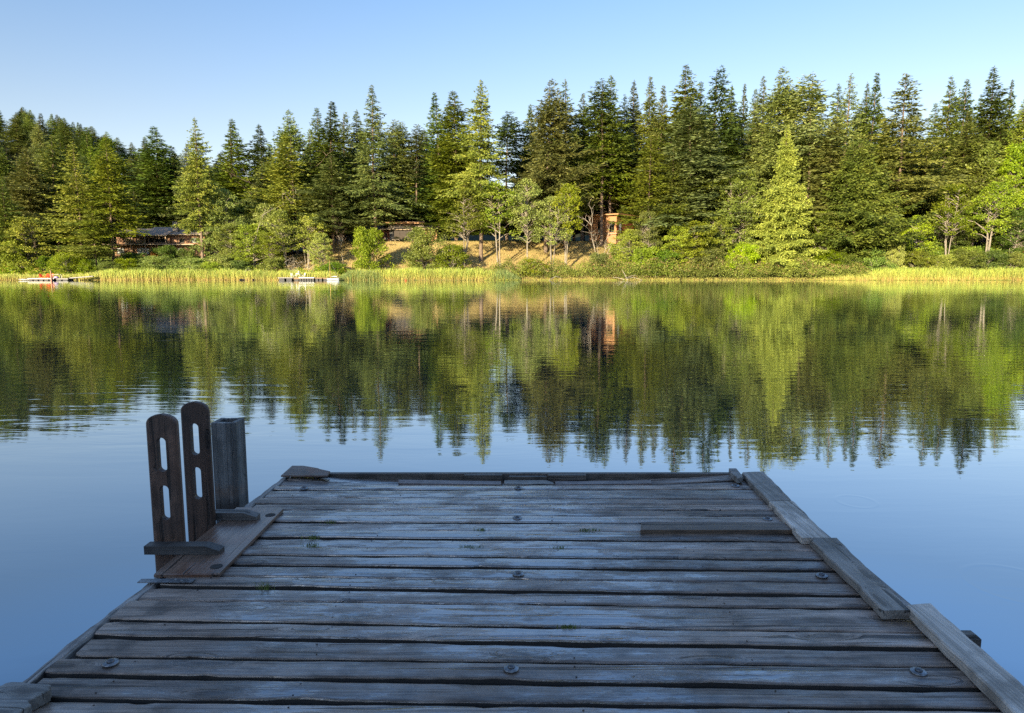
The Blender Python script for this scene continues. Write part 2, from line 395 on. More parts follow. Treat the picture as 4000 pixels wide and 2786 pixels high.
# ------------------------------------------------------------------ the dock
rnd = random.Random(11)
dock = empty('wooden_dock', (0, 3.9, DECK), 0, 'weathered wooden dock of wet grey planks in the foreground, jutting into the lake', 'dock')
def dk(p): return Vector((p[0], p[1]-3.9, p[2]-DECK))
SEAMS = [(1896,1892,12),(1913,1911,16),(1941,1949,4),(1966,1969,9),(1988,1994,8),(2012,2018,3),(2036,2046,9),(2066,2079,5),(2097,2114,16),(2134,2150,8),
         (2169,2186,8),(2208,2226,20),(2252,2272,11),(2294,2322,20),(2347,2370,11),(2431,2462,11),(2492,2523,16),(2570,2594,13),(2646,2678,19),(2736,2760,15)]
lines = []
for a, b, gpx in SEAMS:
    A = on_z(1000, a, DECK); B = on_z(3000, b, DECK)
    sl = (B.y-A.y)/(B.x-A.x); lines.append((A.y-sl*A.x, sl, gpx/1000.0*1.55+.003))
y0_, sl_, _ = lines[-1]
for k in range(1, 11): lines.append((y0_-.1445*k, sl_, .013))
def left_edge(y): return -1.86 - (5.34-y)*.0497
def plank(name, yA, sA, gA, yB, sB, gB, x0, x1, zt=0.0, th=.040, mat='plank', sag=None, seed=0, nails=True, parent=dock, xjit=.02):
    """one board between two seam lines (far A, near B); local to the dock origin"""
    r = random.Random(seed); cx = (x0+x1)/2; cyy = (yA+yB)/2
    N = max(8, int((x1-x0)/.035)); b = MB(); ph = [r.uniform(0, 6.28) for _ in range(8)]
    tilt = r.uniform(-.004, .004); twist = r.uniform(-.0025, .0025)
    vs = []
    notch = [(r.uniform(x0, x1), r.uniform(.03, .14), r.uniform(.003, .011), r.choice((0, 1))) for _ in range(5)]
    for i in range(N+1):
        x = x0+(x1-x0)*i/N
        wf = .0016*math.sin(x*9+ph[0])+.0012*math.sin(x*23+ph[1])+.0007*math.sin(x*57+ph[2])
        wn = .0016*math.sin(x*8+ph[3])+.0012*math.sin(x*19+ph[4])+.0008*math.sin(x*63+ph[5])
        for (nx0, nw, nd, side) in notch:
            e = nd*math.exp(-((x-nx0)/nw)**2)
            if side: wf -= e
            else: wn += e
        ef = min(1.0, min(i, N-i)/2.0)
        yf = yA+sA*x-gA/2+wf-(1-ef)*r.uniform(0, .012); yn = yB+sB*x+gB/2+wn+(1-ef)*r.uniform(0, .012)
        z = zt+tilt+twist*x+.0012*math.sin(x*5+ph[6])
        if sag: z += sag(x)
        xe = x
        if i == 0: xe += r.uniform(-.006, .006)
        rr = .006
        prof = [(yn, -th), (yn, -rr*1.3), (yn+rr*.4, -rr*.35), (yn+rr*1.4, 0), ((yn+yf)/2, .0012), (yf-rr*1.4, 0), (yf-rr*.4, -rr*.35), (yf, -rr*1.3), (yf, -th)]
        for (py, pz) in prof: vs.append((xe, py, z+pz))
    P = 9; fs = []; sd = []
    for i in range(N):
        for k in range(P-1): fs.append((i*P+k, (i+1)*P+k, (i+1)*P+k+1, i*P+k+1)); sd.append(2 if k in (0, P-2) else 0)  # side faces painted dark, shade of the gaps put into their colour
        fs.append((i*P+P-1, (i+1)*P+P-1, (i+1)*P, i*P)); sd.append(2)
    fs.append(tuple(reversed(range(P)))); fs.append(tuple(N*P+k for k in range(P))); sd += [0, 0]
    org = Vector((cx, cyy, 0))
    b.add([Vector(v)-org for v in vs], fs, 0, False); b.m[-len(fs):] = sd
    if nails and yA-yB > .06:
        for jx in (-1.62, -.85, .28, 1.05):
            for fr in (.25, .75):
                if r.random() < .5: continue
                nxp = jx+r.uniform(-.025, .025)
                if not (x0+.05 < nxp < x1-.05): continue
                nyp = (yA+sA*nxp)*fr+(yB+sB*nxp)*(1-fr)
                b.lathe([(.0, .0), (.0042, .0003), (.0035, .0016), (.001, .0022)], 8, 1, Matrix.Translation(Vector((nxp, nyp, zt+tilt+twist*nxp+.001+(sag(nxp) if sag else 0)))-org))
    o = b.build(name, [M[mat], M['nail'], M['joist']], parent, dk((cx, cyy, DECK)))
    return o
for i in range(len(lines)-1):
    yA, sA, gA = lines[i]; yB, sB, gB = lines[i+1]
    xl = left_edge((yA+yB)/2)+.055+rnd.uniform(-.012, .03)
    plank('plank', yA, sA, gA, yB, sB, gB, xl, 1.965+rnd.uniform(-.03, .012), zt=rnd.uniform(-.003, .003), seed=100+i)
# bowed boards at the far end
sag = lambda x: -.048*max(0, 1-((x-.1)/1.75)**2)**.8
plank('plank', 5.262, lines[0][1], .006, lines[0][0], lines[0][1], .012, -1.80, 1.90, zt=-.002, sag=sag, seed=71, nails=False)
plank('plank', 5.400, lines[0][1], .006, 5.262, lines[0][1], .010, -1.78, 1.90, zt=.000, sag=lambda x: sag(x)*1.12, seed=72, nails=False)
# loose overlay boards on the bowed end
def slab(name, uvs, zt, th, mat, parent=dock, bev=.004, label=None):
    """solid board whose top outline is given in photo pixels and lies at height zt over the deck"""
    pts = [on_z(u, v, DECK+zt) for u, v in uvs]
    c = sum(pts, Vector())/len(pts)
    if sum((pts[i].x-c.x)*(pts[(i+1) % len(pts)].y-c.y)-(pts[(i+1) % len(pts)].x-c.x)*(pts[i].y-c.y) for i in range(len(pts))) < 0: pts.reverse()
    b = MB(); b.prism([(p.x-c.x, p.y-c.y) for p in pts], -th, 0, 0, bev)
    o = b.build(name, [M[mat]], parent, dk((c.x, c.y, DECK+zt)))
    if label: o['label'] = label
    return o
slab('overlay_board', [(1556,1874),(1958,1880),(1958,1892),(1556,1888)], -.012, .030, 'overlay')
slab('overlay_board', [(2168,1881),(2545,1876),(2547,1888),(2168,1893)], -.012, .030, 'overlay')
slab('patch_board', [(1970,1876),(2135,1876),(2163,1885),(2160,1892),(1969,1889)], -.002, .030, 'stub')
# end beam
b = MB(); b.box(-1.62, 1.86, -.024, .024, -.26, .005, 0, .004)
b.build('end_beam', [M['dark_end']], dock, dk((0, 5.43, DECK)))
for (ua, ub, va, vb, zt, th) in ((1812,1963,1846,1857,.012,.055), (2139,2290,1847,1857,.014,.055), (1985,2137,1858,1863,-.005,.04)):
    slab('block', [(ua+3,va),(ub-2,va),(ub,vb),(ua,vb)], zt, th, 'dark_end')
b = MB()
for jx in (-1.62, -.85, .28, 1.05, 1.80): b.box(jx-.03, jx+.03, -3.0, 1.5, -.30, -.046)
b.build('joist', [M['joist']], dock)
b = MB()
for xx in (-1.3, 0, 1.3): b.box(xx-.42, xx+.42, -2.9, 1.35, -.62, -.305, 0, .05)
b.build('float', [M['joist']], dock)
# left rim board
b = MB(); N = 90; vs = []; r = random.Random(5)
for i in range(N+1):
    y = 1.0+(5.40-1.0)*i/N; xo = left_edge(y)
    j = .004*math.sin(y*17)+.003*math.sin(y*41+1); k = .006*math.sin(y*13+2)+.004*math.sin(y*37)
    for (xx, zz) in ((xo+j, -.20), (xo+j, -.012), (xo+j+.008, -.003), (xo+.046+k, -.002), (xo+.052+k, -.012), (xo+.052+k, -.20)):
        vs.append((xx, y-3.9, zz-.003+.003*math.sin(y*7)))
fs = []
for i in range(N):
    for q in range(6): fs.append((i*6+q, i*6+(q+1) % 6, (i+1)*6+(q+1) % 6, (i+1)*6+q))
fs += [tuple(range(6)), tuple(N*6+q for q in reversed(range(6)))]
b.add(vs, fs, 0, False); b.build('edge_board', [M['edge']], dock)
b = MB(); b.box(1.955, 1.998, -2.9, 1.52, -.21, -.006, 0, .004); b.build('edge_board', [M['edge']], dock)
# right hand kerb boards
def railboard(p_far_in, p_far_out, p_near_in, p_near_out, zt, th, seed):
    A, B, C_, D = [on_z(*p, DECK+zt) for p in (p_far_in, p_far_out, p_near_in, p_near_out)]
    c = (A+B+C_+D)/4; N = 46; r = random.Random(seed); ph = [r.uniform(0, 6.28) for _ in range(6)]; vs = []
    for i in range(N+1):
        f = i/N; I = A.lerp(C_, f); O = B.lerp(D, f); s = f*(A-C_).length
        di = .003*math.sin(s*11+ph[0])+.002*math.sin(s*29+ph[1]); do = .003*math.sin(s*9+ph[2])+.002*math.sin(s*31+ph[3])
        w_ = (O-I).normalized(); I = I+w_*di; O = O+w_*do
        if i in (0, N):
            pass
        zz = .002*math.sin(s*6+ph[4])
        m = I.lerp(O, .5)
        for P_, dz in ((I, -th), (I, -.007), (I+w_*.006, 0), (m, .001), (O-w_*.006, 0), (O, -.007), (O, -th)):
            vs.append((P_.x-c.x, P_.y-c.y, dz+zz))
    fs = []; P = 7
    for i in range(N):
        for q in range(P): fs.append((i*P+q, i*P+(q+1) % P, (i+1)*P+(q+1) % P, (i+1)*P+q))
    fs += [tuple(range(P)), tuple(N*P+q for q in reversed(range(P)))]
    b = MB(); b.add(vs, fs, 0, False)
    return b.build('kerb_board', [M['rail']], dock, dk((c.x, c.y, DECK+zt)))
railboard((2899,1845),(2985,1842),(3004,1957),(3097,1956),.042,.039,1)
railboard((3005,1957),(3099,1956),(3132,2101),(3242,2101),.044,.041,2)
railboard((3163,2102),(3272,2100),(3452,2386),(3560,2384),.050,.044,3)
railboard((3537,2365),(3636,2357),(4085,2895),(4210,2860),.056,.048,4)
slab('block', [(2847,1829),(2876,1829),(2903,1862),(2881,1867),(2856,1846)], .045, .045, 'stub')
slab('raised_board', [(2506,2041),(3095,2041),(3100,2070),(2502,2070)], .026, .027, 'patch', label='dark brown board lying proud of the deck')
slab('corner_patch', [(1140,1819),(1185,1819),(1245,1829),(1250,1832),(1290,1841),(1278,1857),(1097,1857)], .030, .014, 'ply', label='thin reddish plywood piece with broken edge')
r = random.Random(8); cbp = []
cb0 = [(-60,2690),(0,2679),(25,2666),(70,2662),(130,2668),(198,2672),(193,2692),(150,2716),(108,2738),(113,2747),(122,2752),(84,2776),(40,2800),(-80,2810)]
for q in range(len(cb0)):
    a_, b_ = cb0[q], cb0[(q+1) % len(cb0)]
    for f_ in (0, .34, .67): cbp.append((a_[0]+(b_[0]-a_[0])*f_+r.uniform(-2.2, 2.2), a_[1]+(b_[1]-a_[1])*f_+r.uniform(-1.6, 1.6)))
slab('corner_board', cbp, .050, .048, 'stub', label='silvery short ragged board with a big round knot')
# cross beam end poking out past the kerb on the right
p0 = on_z(3790, 2470, DECK-.01)
b = MB(); b.box(-.30, .03, -.035, .035, -.09, .0, 0, .014); b.box(.028, .045, -.006, .006, -.04, -.03, 0)
b.build('cross_beam', [M['dark_end']], dock, dk((p0.x, p0.y, DECK-.012)))
# bolts with washers
for (u, v) in ((2025,1907),(2021,2024),(2025,2242),(1997,2612),(2872,1898),(2998,2028),(3210,2249),(3588,2625),(1188,1908),(432,2590)):
    p0 = on_z(u, v, DECK+.004); b = MB()
    b.lathe([(.031,-.003),(.033,.002),(.030,.0055),(.018,.0065)], 28, 0)
    o = b.build('bolt', [M['steel']], dock, dk(p0))
    h_ = MB(); h_.lathe([(.0150,.0),(.0150,.003),(.0130,.0065),(.008,.0090),(.003,.0098)], 20, 0)
    h_.build('bolt_head', [M['bolt']], o, (0, 0, .0066))
# metal strap on the left rim
b = MB(); p1 = on_z(640, 2275, DECK)
b.box(-.13, .16, -.022, .022, .0, .004)
for (bx, by) in ((.06,.01),(.10,-.008),(.13,.011)): b.lathe([(.006,.004),(.006,.008),(.003,.010)], 8, 0, Matrix.Translation((bx, by, 0)))
b.build('metal_strap', [M['steel']], dock, dk((p1.x, p1.y, DECK+.006)))

# ------------------------------------------------------------------ swim ladder
lad = empty('swim_ladder', (-2.0, 4.05, DECK), 0, 'dark wooden swim ladder with two slotted uprights, fixed on the left dock edge', 'ladder')
def ld_(p): return Vector((p[0]+2.0, p[1]-4.05, p[2]-DECK))
def stringer(xl, xr, y, ztop, slots, zbot=-.5, th=.042):
    """flat upright with rounded top and two long hand slots: outline filled by columns of quads"""
    W = xr-xl; cx = (xl+xr)/2; sx = xl+W*.475; sw = .027
    b = MB()
    # front/back faces as a bmesh-free strip construction: rows of z, each row list of x intervals
    zs = [zbot]
    cap = .065
    def halfw(z):
        if z < ztop-cap: return W/2
        k = (z-(ztop-cap))/cap; return W/2*math.sqrt(max(0, 1-k**2.4*.995))
    allz = set([zbot, ztop-cap])
    for i in range(9): allz.add(ztop-cap*(1-i/8.0)**1.6 if i else ztop-cap)
    for (s0, s1) in slots:
        for i in range(9):
            a = math.pi/2*i/8; allz.add(s0+sw*(1-math.cos(a))); allz.add(s1-sw*(1-math.cos(a)))
    zs = sorted(allz)
    def slot(z):
        for (s0, s1) in slots:
            if s0-1e-9 <= z <= s1+1e-9:
                if z < s0+sw: return math.sqrt(max(0, sw*sw-(s0+sw-z)**2))
                if z > s1-sw: return math.sqrt(max(0, sw*sw-(z-(s1-sw))**2))
                return sw
        return None
    bev = .010
    vs = []; fs = []
    def v(x, y_, z): vs.append((x, y_, z)); return len(vs)-1
    def q(*pts):
        fs.append(tuple(v(*p) for p in pts))
    def inslot(za, zb):
        m = (za+zb)/2
        return any(s0 < m < s1 for (s0, s1) in slots)
    for za, zb in zip(zs[:-1], zs[1:]):
        ha, hb = halfw(za), halfw(zb)
        yf, yb = y-th/2, y+th/2
        hai, hbi = max(ha-bev, .001), max(hb-bev, .001)
        for (yy, sgn) in ((yf, 1), (yb, -1)):
            spans = [((cx-hai, cx+hai), (cx-hbi, cx+hbi))]
            if inslot(za, zb):
                sa, sb = slot(za) or 0, slot(zb) or 0
                spans = [((cx-hai, sx-sa), (cx-hbi, sx-sb)), ((sx+sa, cx+hai), (sx+sb, cx+hbi))]
            for (l, u_) in spans:
                pts = [(l[0], yy, za), (l[1], yy, za), (u_[1], yy, zb), (u_[0], yy, zb)]
                if sgn < 0: pts.reverse()
                q(*pts)
        for s in (-1, 1):
            for (xa, xb, ya, yb2) in ((hai, hbi, yf, yf+bev), ):
                pts = [(cx+s*hai, yf, za), (cx+s*ha, yf+bev, za), (cx+s*hb, yf+bev, zb), (cx+s*hbi, yf, zb)]
                q(*(pts if s > 0 else pts[::-1]))
                pts = [(cx+s*ha, yf+bev, za), (cx+s*ha, yb-bev, za), (cx+s*hb, yb-bev, zb), (cx+s*hb, yf+bev, zb)]
                q(*(pts if s > 0 else pts[::-1]))
                pts = [(cx+s*ha, yb-bev, za), (cx+s*hai, yb, za), (cx+s*hbi, yb, zb), (cx+s*hb, yb-bev, zb)]
                q(*(pts if s > 0 else pts[::-1]))
        if inslot(za, zb):
            sa, sb = slot(za) or 0, slot(zb) or 0
            q((sx-sa, yf, za), (sx-sa, yb, za), (sx-sb, yb, zb), (sx-sb, yf, zb))
            q((sx+sa, yb, za), (sx+sa, yf, za), (sx+sb, yf, zb), (sx+sb, yb, zb))
    b.add([ld_(p) for p in vs], fs, 0, False)
    return b.build('stringer', [M['stringer']], lad)
def zat(v, y): return at_y(2000, v, y).z
Y1, Y2 = 3.87, 4.27
x1l, x1r = at_y(597, 2110, Y1-.021).x, at_y(716, 2110, Y1-.021).x
x2l, x2r = at_y(733, 2100, Y2-.021).x, at_y(839, 2100, Y2-.021).x
stringer(x1l, x1r, Y1, zat(1617, Y1), [(zat(2027, Y1), zat(1893, Y1)), (zat(1840, Y1), zat(1707, Y1))])
stringer(x2l, x2r, Y2, zat(1569, Y2), [(zat(1946, Y2), zat(1822, Y2)), (zat(1775, Y2), zat(1652, Y2))])
for zz in (.12, -.2):
    b = MB(); b.box(-.10, .07, -.20, .20, -.02, .02, 0, .006); b.build('tread', [M['stringer']], lad, ld_((-2.03, 4.07, zz)))
pl = [on_z(u, v, DECK+.022) for u, v in ((600,2243),(857,2241),(1107,1988),(1095,1981),(925,1981))]
c0 = Vector(((pl[0].x+pl[2].x)/2, (pl[0].y+pl[2].y)/2, DECK+.022))
def disc_cut_plate():
    """plate left whole; flat dark discs on top paint the shade of two holes"""
    b = MB(); b.prism([(p.x-c0.x, p.y-c0.y) for p in pl], -.020, 0, 0, .006)
    return b.build('mounting_plate', [M['plate']], lad, ld_(c0))
plate = disc_cut_plate()
for (u, v) in ((845, 2213), (1056, 2012)):
    p0 = on_z(u, v, DECK+.0225)
    b = MB(); b.lathe([(.034, .0), (.0335, .0008), (.020, .0009), (.004, .0009)], 24)  # flat dark disc on the plate, painting the shade inside a hole
    b.build('bolt_hole_shade', [M['joist']], plate, Vector((p0.x-c0.x, p0.y-c0.y, .0004)))
def arm(xa, xb, yc, zt):
    b = MB(); hw = .036; h = .05
    prof = [(xa, 0), (xa, h), (xb-.085, h), (xb, h*.45), (xb, 0)]
    vs = [(x, -hw, z) for x, z in prof]+[(x, hw, z) for x, z in prof]
    fs = [(4,3,2,1,0), (5,6,7,8,9)]+[(i, (i+1) % 5, 5+(i+1) % 5, 5+i) for i in range(5)]
    b.add(vs, fs); o = b.build('bracket_arm', [M['arm']], lad, ld_((0, yc, zt))); o.location.x += 0
    return o
arm(at_y(570, 2150, 3.785).x, at_y(862, 2140, 3.785).x, 3.80, DECK+.0235)
arm(at_y(745, 2030, 4.34).x, at_y(1008, 2030, 4.34).x, 4.345, DECK+.0235)

# ------------------------------------------------------------------ hollow box post
pb = at_y(842, 1990, 5.80); wB = .212
zt_ = zat(1652, 5.80)
bp = empty('box_post', (pb.x+wB/2, 5.80+wB/2, -.6), 0, 'hollow square wooden post in the water beyond the slotted ladder', 'post')
H_ = zt_+.6; th = .042; h2 = wB/2
def wall(poly):
    b = MB(); n = len(poly); i_ = [Vector(p) for p in poly]
    b.prism(poly, 0, H_, 0, .006); return b
for k in range(4):
    M_ = Matrix.Rotation(math.pi/2*k, 4, 'Z')
    cuts = (-h2, -h2+.045, -h2+.128, h2-th-.001)
    for j in range(3):
        a_, b_ = cuts[j]+.0012, cuts[j+1]-.0012
        pts = [(a_, -h2+.001*j), (b_, -h2+.001*j), (b_, -h2+th), (a_, -h2+th)]
        pts = [((M_ @ Vector((x, y, 0))).x, (M_ @ Vector((x, y, 0))).y) for x, y in pts]
        b = MB(); b.prism(pts, 0, H_-.001*j, 0, .005); b.build('stave', [M['boxpost']], bp)

# ------------------------------------------------------------------ grass tufts in the deck seams
M['tuft'] = plain('grass_blade', (.13, .17, .035), .6, .4, 40)
def tuft(u, v, w_, h, n, label, seed):
    r = random.Random(seed); p0 = on_z(u, v, DECK); b = MB()
    for i in range(n):
        x = r.gauss(0, w_*.4); y = r.uniform(-.006, .006); a = r.gauss(0, .8); hh = h*r.uniform(.25, .95); wd = .0010
        m = (x+a*hh*.35, y+r.uniform(-.3, .2)*hh*.4, hh*.6); t_ = (x+a*hh, y+r.uniform(-.6, .2)*hh*.6, hh*.92)
        b.add([(x-wd, y, -.02), (x+wd, y, -.02), (m[0]+wd, m[1], m[2]), t_, (m[0]-wd, m[1], m[2])], [(0,1,2,3,4)])
    o = b.build('grass_tuft', [M['tuft']], None, p0); tag(o, label, 'grass', 'grass tufts growing in the deck seams')
tuft(1220,2099,.06,.026,45,'flat moss-green grass tuft in a deck seam, farther of two right of the ladder',1)
tuft(1220,2134,.06,.036,45,'spiky grass tuft in a deck seam, right of the near ladder arm',2)
tuft(1038,2296,.06,.048,30,'long-bladed grass tuft in the deck seam nearest the ladder plate corner',3)
tuft(1285,2038,.07,.024,22,'sparse little weeds in a seam level with the far ladder arm',4)
tuft(2296,2072,.09,.022,70,'dense short grass strip beside the dark raised board',5)
tuft(1835,2139,.09,.026,60,'low grass tuft in a seam just left of the middle bolt row',6)
tuft(1878,2070,.05,.020,44,'thin grass tuft in the seam just below the second middle bolt',7)
tuft(2184,2141,.05,.024,30,'small grass tuft by a nail, right of the middle bolt row',8)
tuft(2220,2452,.055,.024,64,'grass tuft in the near deck, lowest one in the photo',9)

# ================================================================== far shore
# ------------------------------------------------------------------ foliage materials
M['fir'] = foliage('fir_needles', (.036,.056,.014), (.076,.100,.022), (.140,.155,.034))
M['fir_olive'] = foliage('olive_fir_needles', (.042,.058,.014), (.090,.106,.024), (.150,.162,.038))
M['fir_dark'] = foliage('dark_fir_needles', (.025,.042,.012), (.054,.076,.020), (.100,.118,.030))
M['fir_blue'] = foliage('blue_fir_needles', (.044,.066,.024), (.090,.115,.038), (.155,.175,.060))
M['cedar'] = foliage('cedar_sprays', (.070,.098,.008), (.135,.165,.012), (.215,.240,.022), .2)
M['dead'] = foliage('dead_needles', (.07,.045,.025), (.13,.085,.045), (.20,.14,.08), .1)
M['leaf_bright'] = foliage('bright_leaves', (.080,.108,.016), (.150,.180,.030), (.230,.260,.050), .2, .45)
M['leaf_alder'] = foliage('alder_leaves', (.060,.085,.016), (.118,.145,.026), (.200,.215,.045), .2, .45)
M['leaf_willow'] = foliage('willow_leaves', (.090,.120,.028), (.165,.200,.045), (.250,.275,.075), .35, .5)
M['leaf_olive'] = foliage('olive_leaves', (.085,.10,.02), (.140,.155,.032), (.210,.215,.05), .2, .5)
M['leaf_dark'] = foliage('dark_leaves', (.045,.072,.014), (.085,.125,.022), (.150,.19,.038), .2, .45)
M['leaf_rust'] = foliage('rusty_leaves', (.10,.045,.022), (.17,.075,.035), (.24,.12,.05), .3)
M['bark_fir'] = bark('fir_bark', (.12,.088,.065), (.28,.215,.165))
M['bark_pale'] = bark('alder_bark', (.17,.15,.12), (.46,.41,.34))
M['bark_dead'] = bark('bleached_wood', (.38,.33,.27), (.62,.56,.47))

def cards(base, d, side, tipf=1.0):
    """pointed leaf cards: base (N,3), direction*length, half width vector"""
    n = len(base); V = np.empty((n, 4, 3))
    V[:, 0] = base; V[:, 1] = base+d*.5+side; V[:, 2] = base+d*tipf; V[:, 3] = base+d*.5-side
    return V.reshape(-1, 3)
def unit(v): return v/np.maximum(np.linalg.norm(v, axis=-1, keepdims=True), 1e-9)
def quads_of(n): return np.arange(n*4, dtype=np.int32).reshape(-1, 4)

def conifer(name, seed, H=34., Rm=4.4, base=.12, shape=1.0, droop=.35, dens=1.0, gap=.12, wood_f=1.0, card=.46, tw=.5, lean=0.0, hang=.3, dead_low=0):
    rs = np.random.RandomState(seed); tb = MB(); C = []
    r0 = H*.0115
    bend = [(rs.uniform(-.25, .25)+lean*t*t*4, rs.uniform(-.25, .25), H*t) for t in (0, .25, .5, .75, 1)]
    bend[0] = (0, 0, -.8); bend[4] = (bend[3][0]*1.1, bend[3][1]*1.1, H)
    def axis(z):
        t = np.clip(z/H, 0, 1)*4; i = int(min(3, t)); f = t-i
        return np.array([bend[i][0]*(1-f)+bend[i+1][0]*f, bend[i][1]*(1-f)+bend[i+1][1]*f, z])
    pts = [bend[0]]+[tuple(axis(H*k/10.)) for k in range(1, 11)]
    tb.tube(pts, [r0*1.25]+[r0*(1-k/10.)**.9+.02 for k in range(1, 11)], 7)
    zb = H*base; z = zb
    side_bias = rs.uniform(0, 2*np.pi)
    while z < H*.992:
        t = (z-zb)/(H-zb)
        prof = (1-t)**(shape*1.04)*min(1, .55+t*4) * (1-.15*np.sin(t*17+seed)) * 1.22
        nb = rs.randint(5, 8) if t < .92 else 5
        a0 = rs.uniform(0, 6.28)
        for k in range(nb):
            if rs.rand() < gap*(1-.65*t): continue
            a = a0+k*6.283/nb+rs.uniform(-.35, .35)
            L = Rm*prof*rs.uniform(.55, 1.18)*(1+.14*np.cos(a-side_bias))*(1+.22*np.sin(a*2+z*.55+seed)*np.sin(z*.9+a))+.10
            up = .36*t**1.6-droop*(1-t)+rs.uniform(-.12, .12)
            out = np.array([np.cos(a), np.sin(a), 0.]); o = axis(min(H*.995, z+rs.uniform(-.38, .38)))
            s = np.linspace(0, 1, 7)
            curve = up*L*s - hang*L*.45*s*(1-t)*(s) + .34*L*s**3*(1-.6*t)
            P = o+out*L*s[:, None]; P[:, 2] += curve
            if L > .9 and rs.rand() < wood_f:
                tb.tube([tuple(P[0]), tuple(P[3]), tuple(P[5])], [.018*L**.6+.012, .012*L**.6, .005], 3, cap=False)
            # secondary twigs
            ns = max(3, int(L/.165*dens)); cs = .5+.5*min(1, (1-t)*5)
            ss = np.sort(rs.uniform(.03+.08*(1-t), 1.0, ns))
            pos = np.stack([np.interp(ss, s, P[:, i]) for i in range(3)], -1)
            lat = np.array([-out[1], out[0], 0.])
            for sgn in (-1, 1):
                tl = (L*tw*(1.06-ss)*rs.uniform(.6, 1.15, ns)+.20*cs)
                tl = np.minimum(tl, 1.5)
                td = unit(out*(.75)+lat*sgn*.85+np.stack([np.zeros(ns), np.zeros(ns), rs.uniform(-.60, .42, ns)-hang*.42*(1-t)], -1))
                nseg = np.maximum(1, (tl/(card*.62)).astype(int))
                rep = np.repeat(np.arange(ns), nseg)
                within = np.concatenate([np.arange(q)/q for q in nseg])
                b_ = pos[rep]+td[rep]*(tl[rep]*within)[:, None]+rs.normal(0, .05, (len(rep), 3))
                d_ = unit(td[rep]+rs.normal(0, .38, (len(rep), 3)))*(card*cs*rs.uniform(.65, 1.25, len(rep)))[:, None]
                d_[:, 2] -= .10*rs.rand(len(rep))
                C.append((b_, d_))
            d_ = unit(np.tile(out, (ns, 1))+rs.normal(0, .3, (ns, 3))+np.array([0, 0, up*.6]))*(card*cs*rs.uniform(.7, 1.2, ns))[:, None]
            C.append((pos, d_))
        z += (.72-.46*t)/max(dens, .6)*rs.uniform(.75, 1.25)*(H/34.)**.5
    # leader
    n = 16; zz = rs.uniform(H*.965, H*1.0, n); bb = np.stack([axis(q) for q in zz])
    C.append((bb, unit(rs.normal(0, 1, (n, 3))*[1, 1, .4]+[0, 0, 1.3])*card*.55))
    for k in range(dead_low):
        z = rs.uniform(H*.12, max(zb, H*.3)); a = rs.uniform(0, 6.28); L = rs.uniform(.8, 2.4); o = axis(z)
        tb.tube([tuple(o), (o[0]+np.cos(a)*L*.6, o[1]+np.sin(a)*L*.6, z-.1*L), (o[0]+np.cos(a)*L, o[1]+np.sin(a)*L, z-.3*L)], [.035, .022, .008], 3, cap=False)
    B = np.concatenate([c[0] for c in C]); D = np.concatenate([c[1] for c in C])
    rnd3 = unit(rs.normal(0, 1, B.shape)+np.array([0, 0, 0]))
    S = unit(np.cross(D, rnd3))*(np.linalg.norm(D, axis=-1)*.155)[:, None]
    cm = mesh_np(name+'_crown', cards(B, D, S), quads_of(len(B)), [M['fir']])
    tm = tb.mesh(name+'_trunk', M['bark_fir'])
    return dict(trunk=tm, crown=cm, H=H, R=Rm, conifer=True)

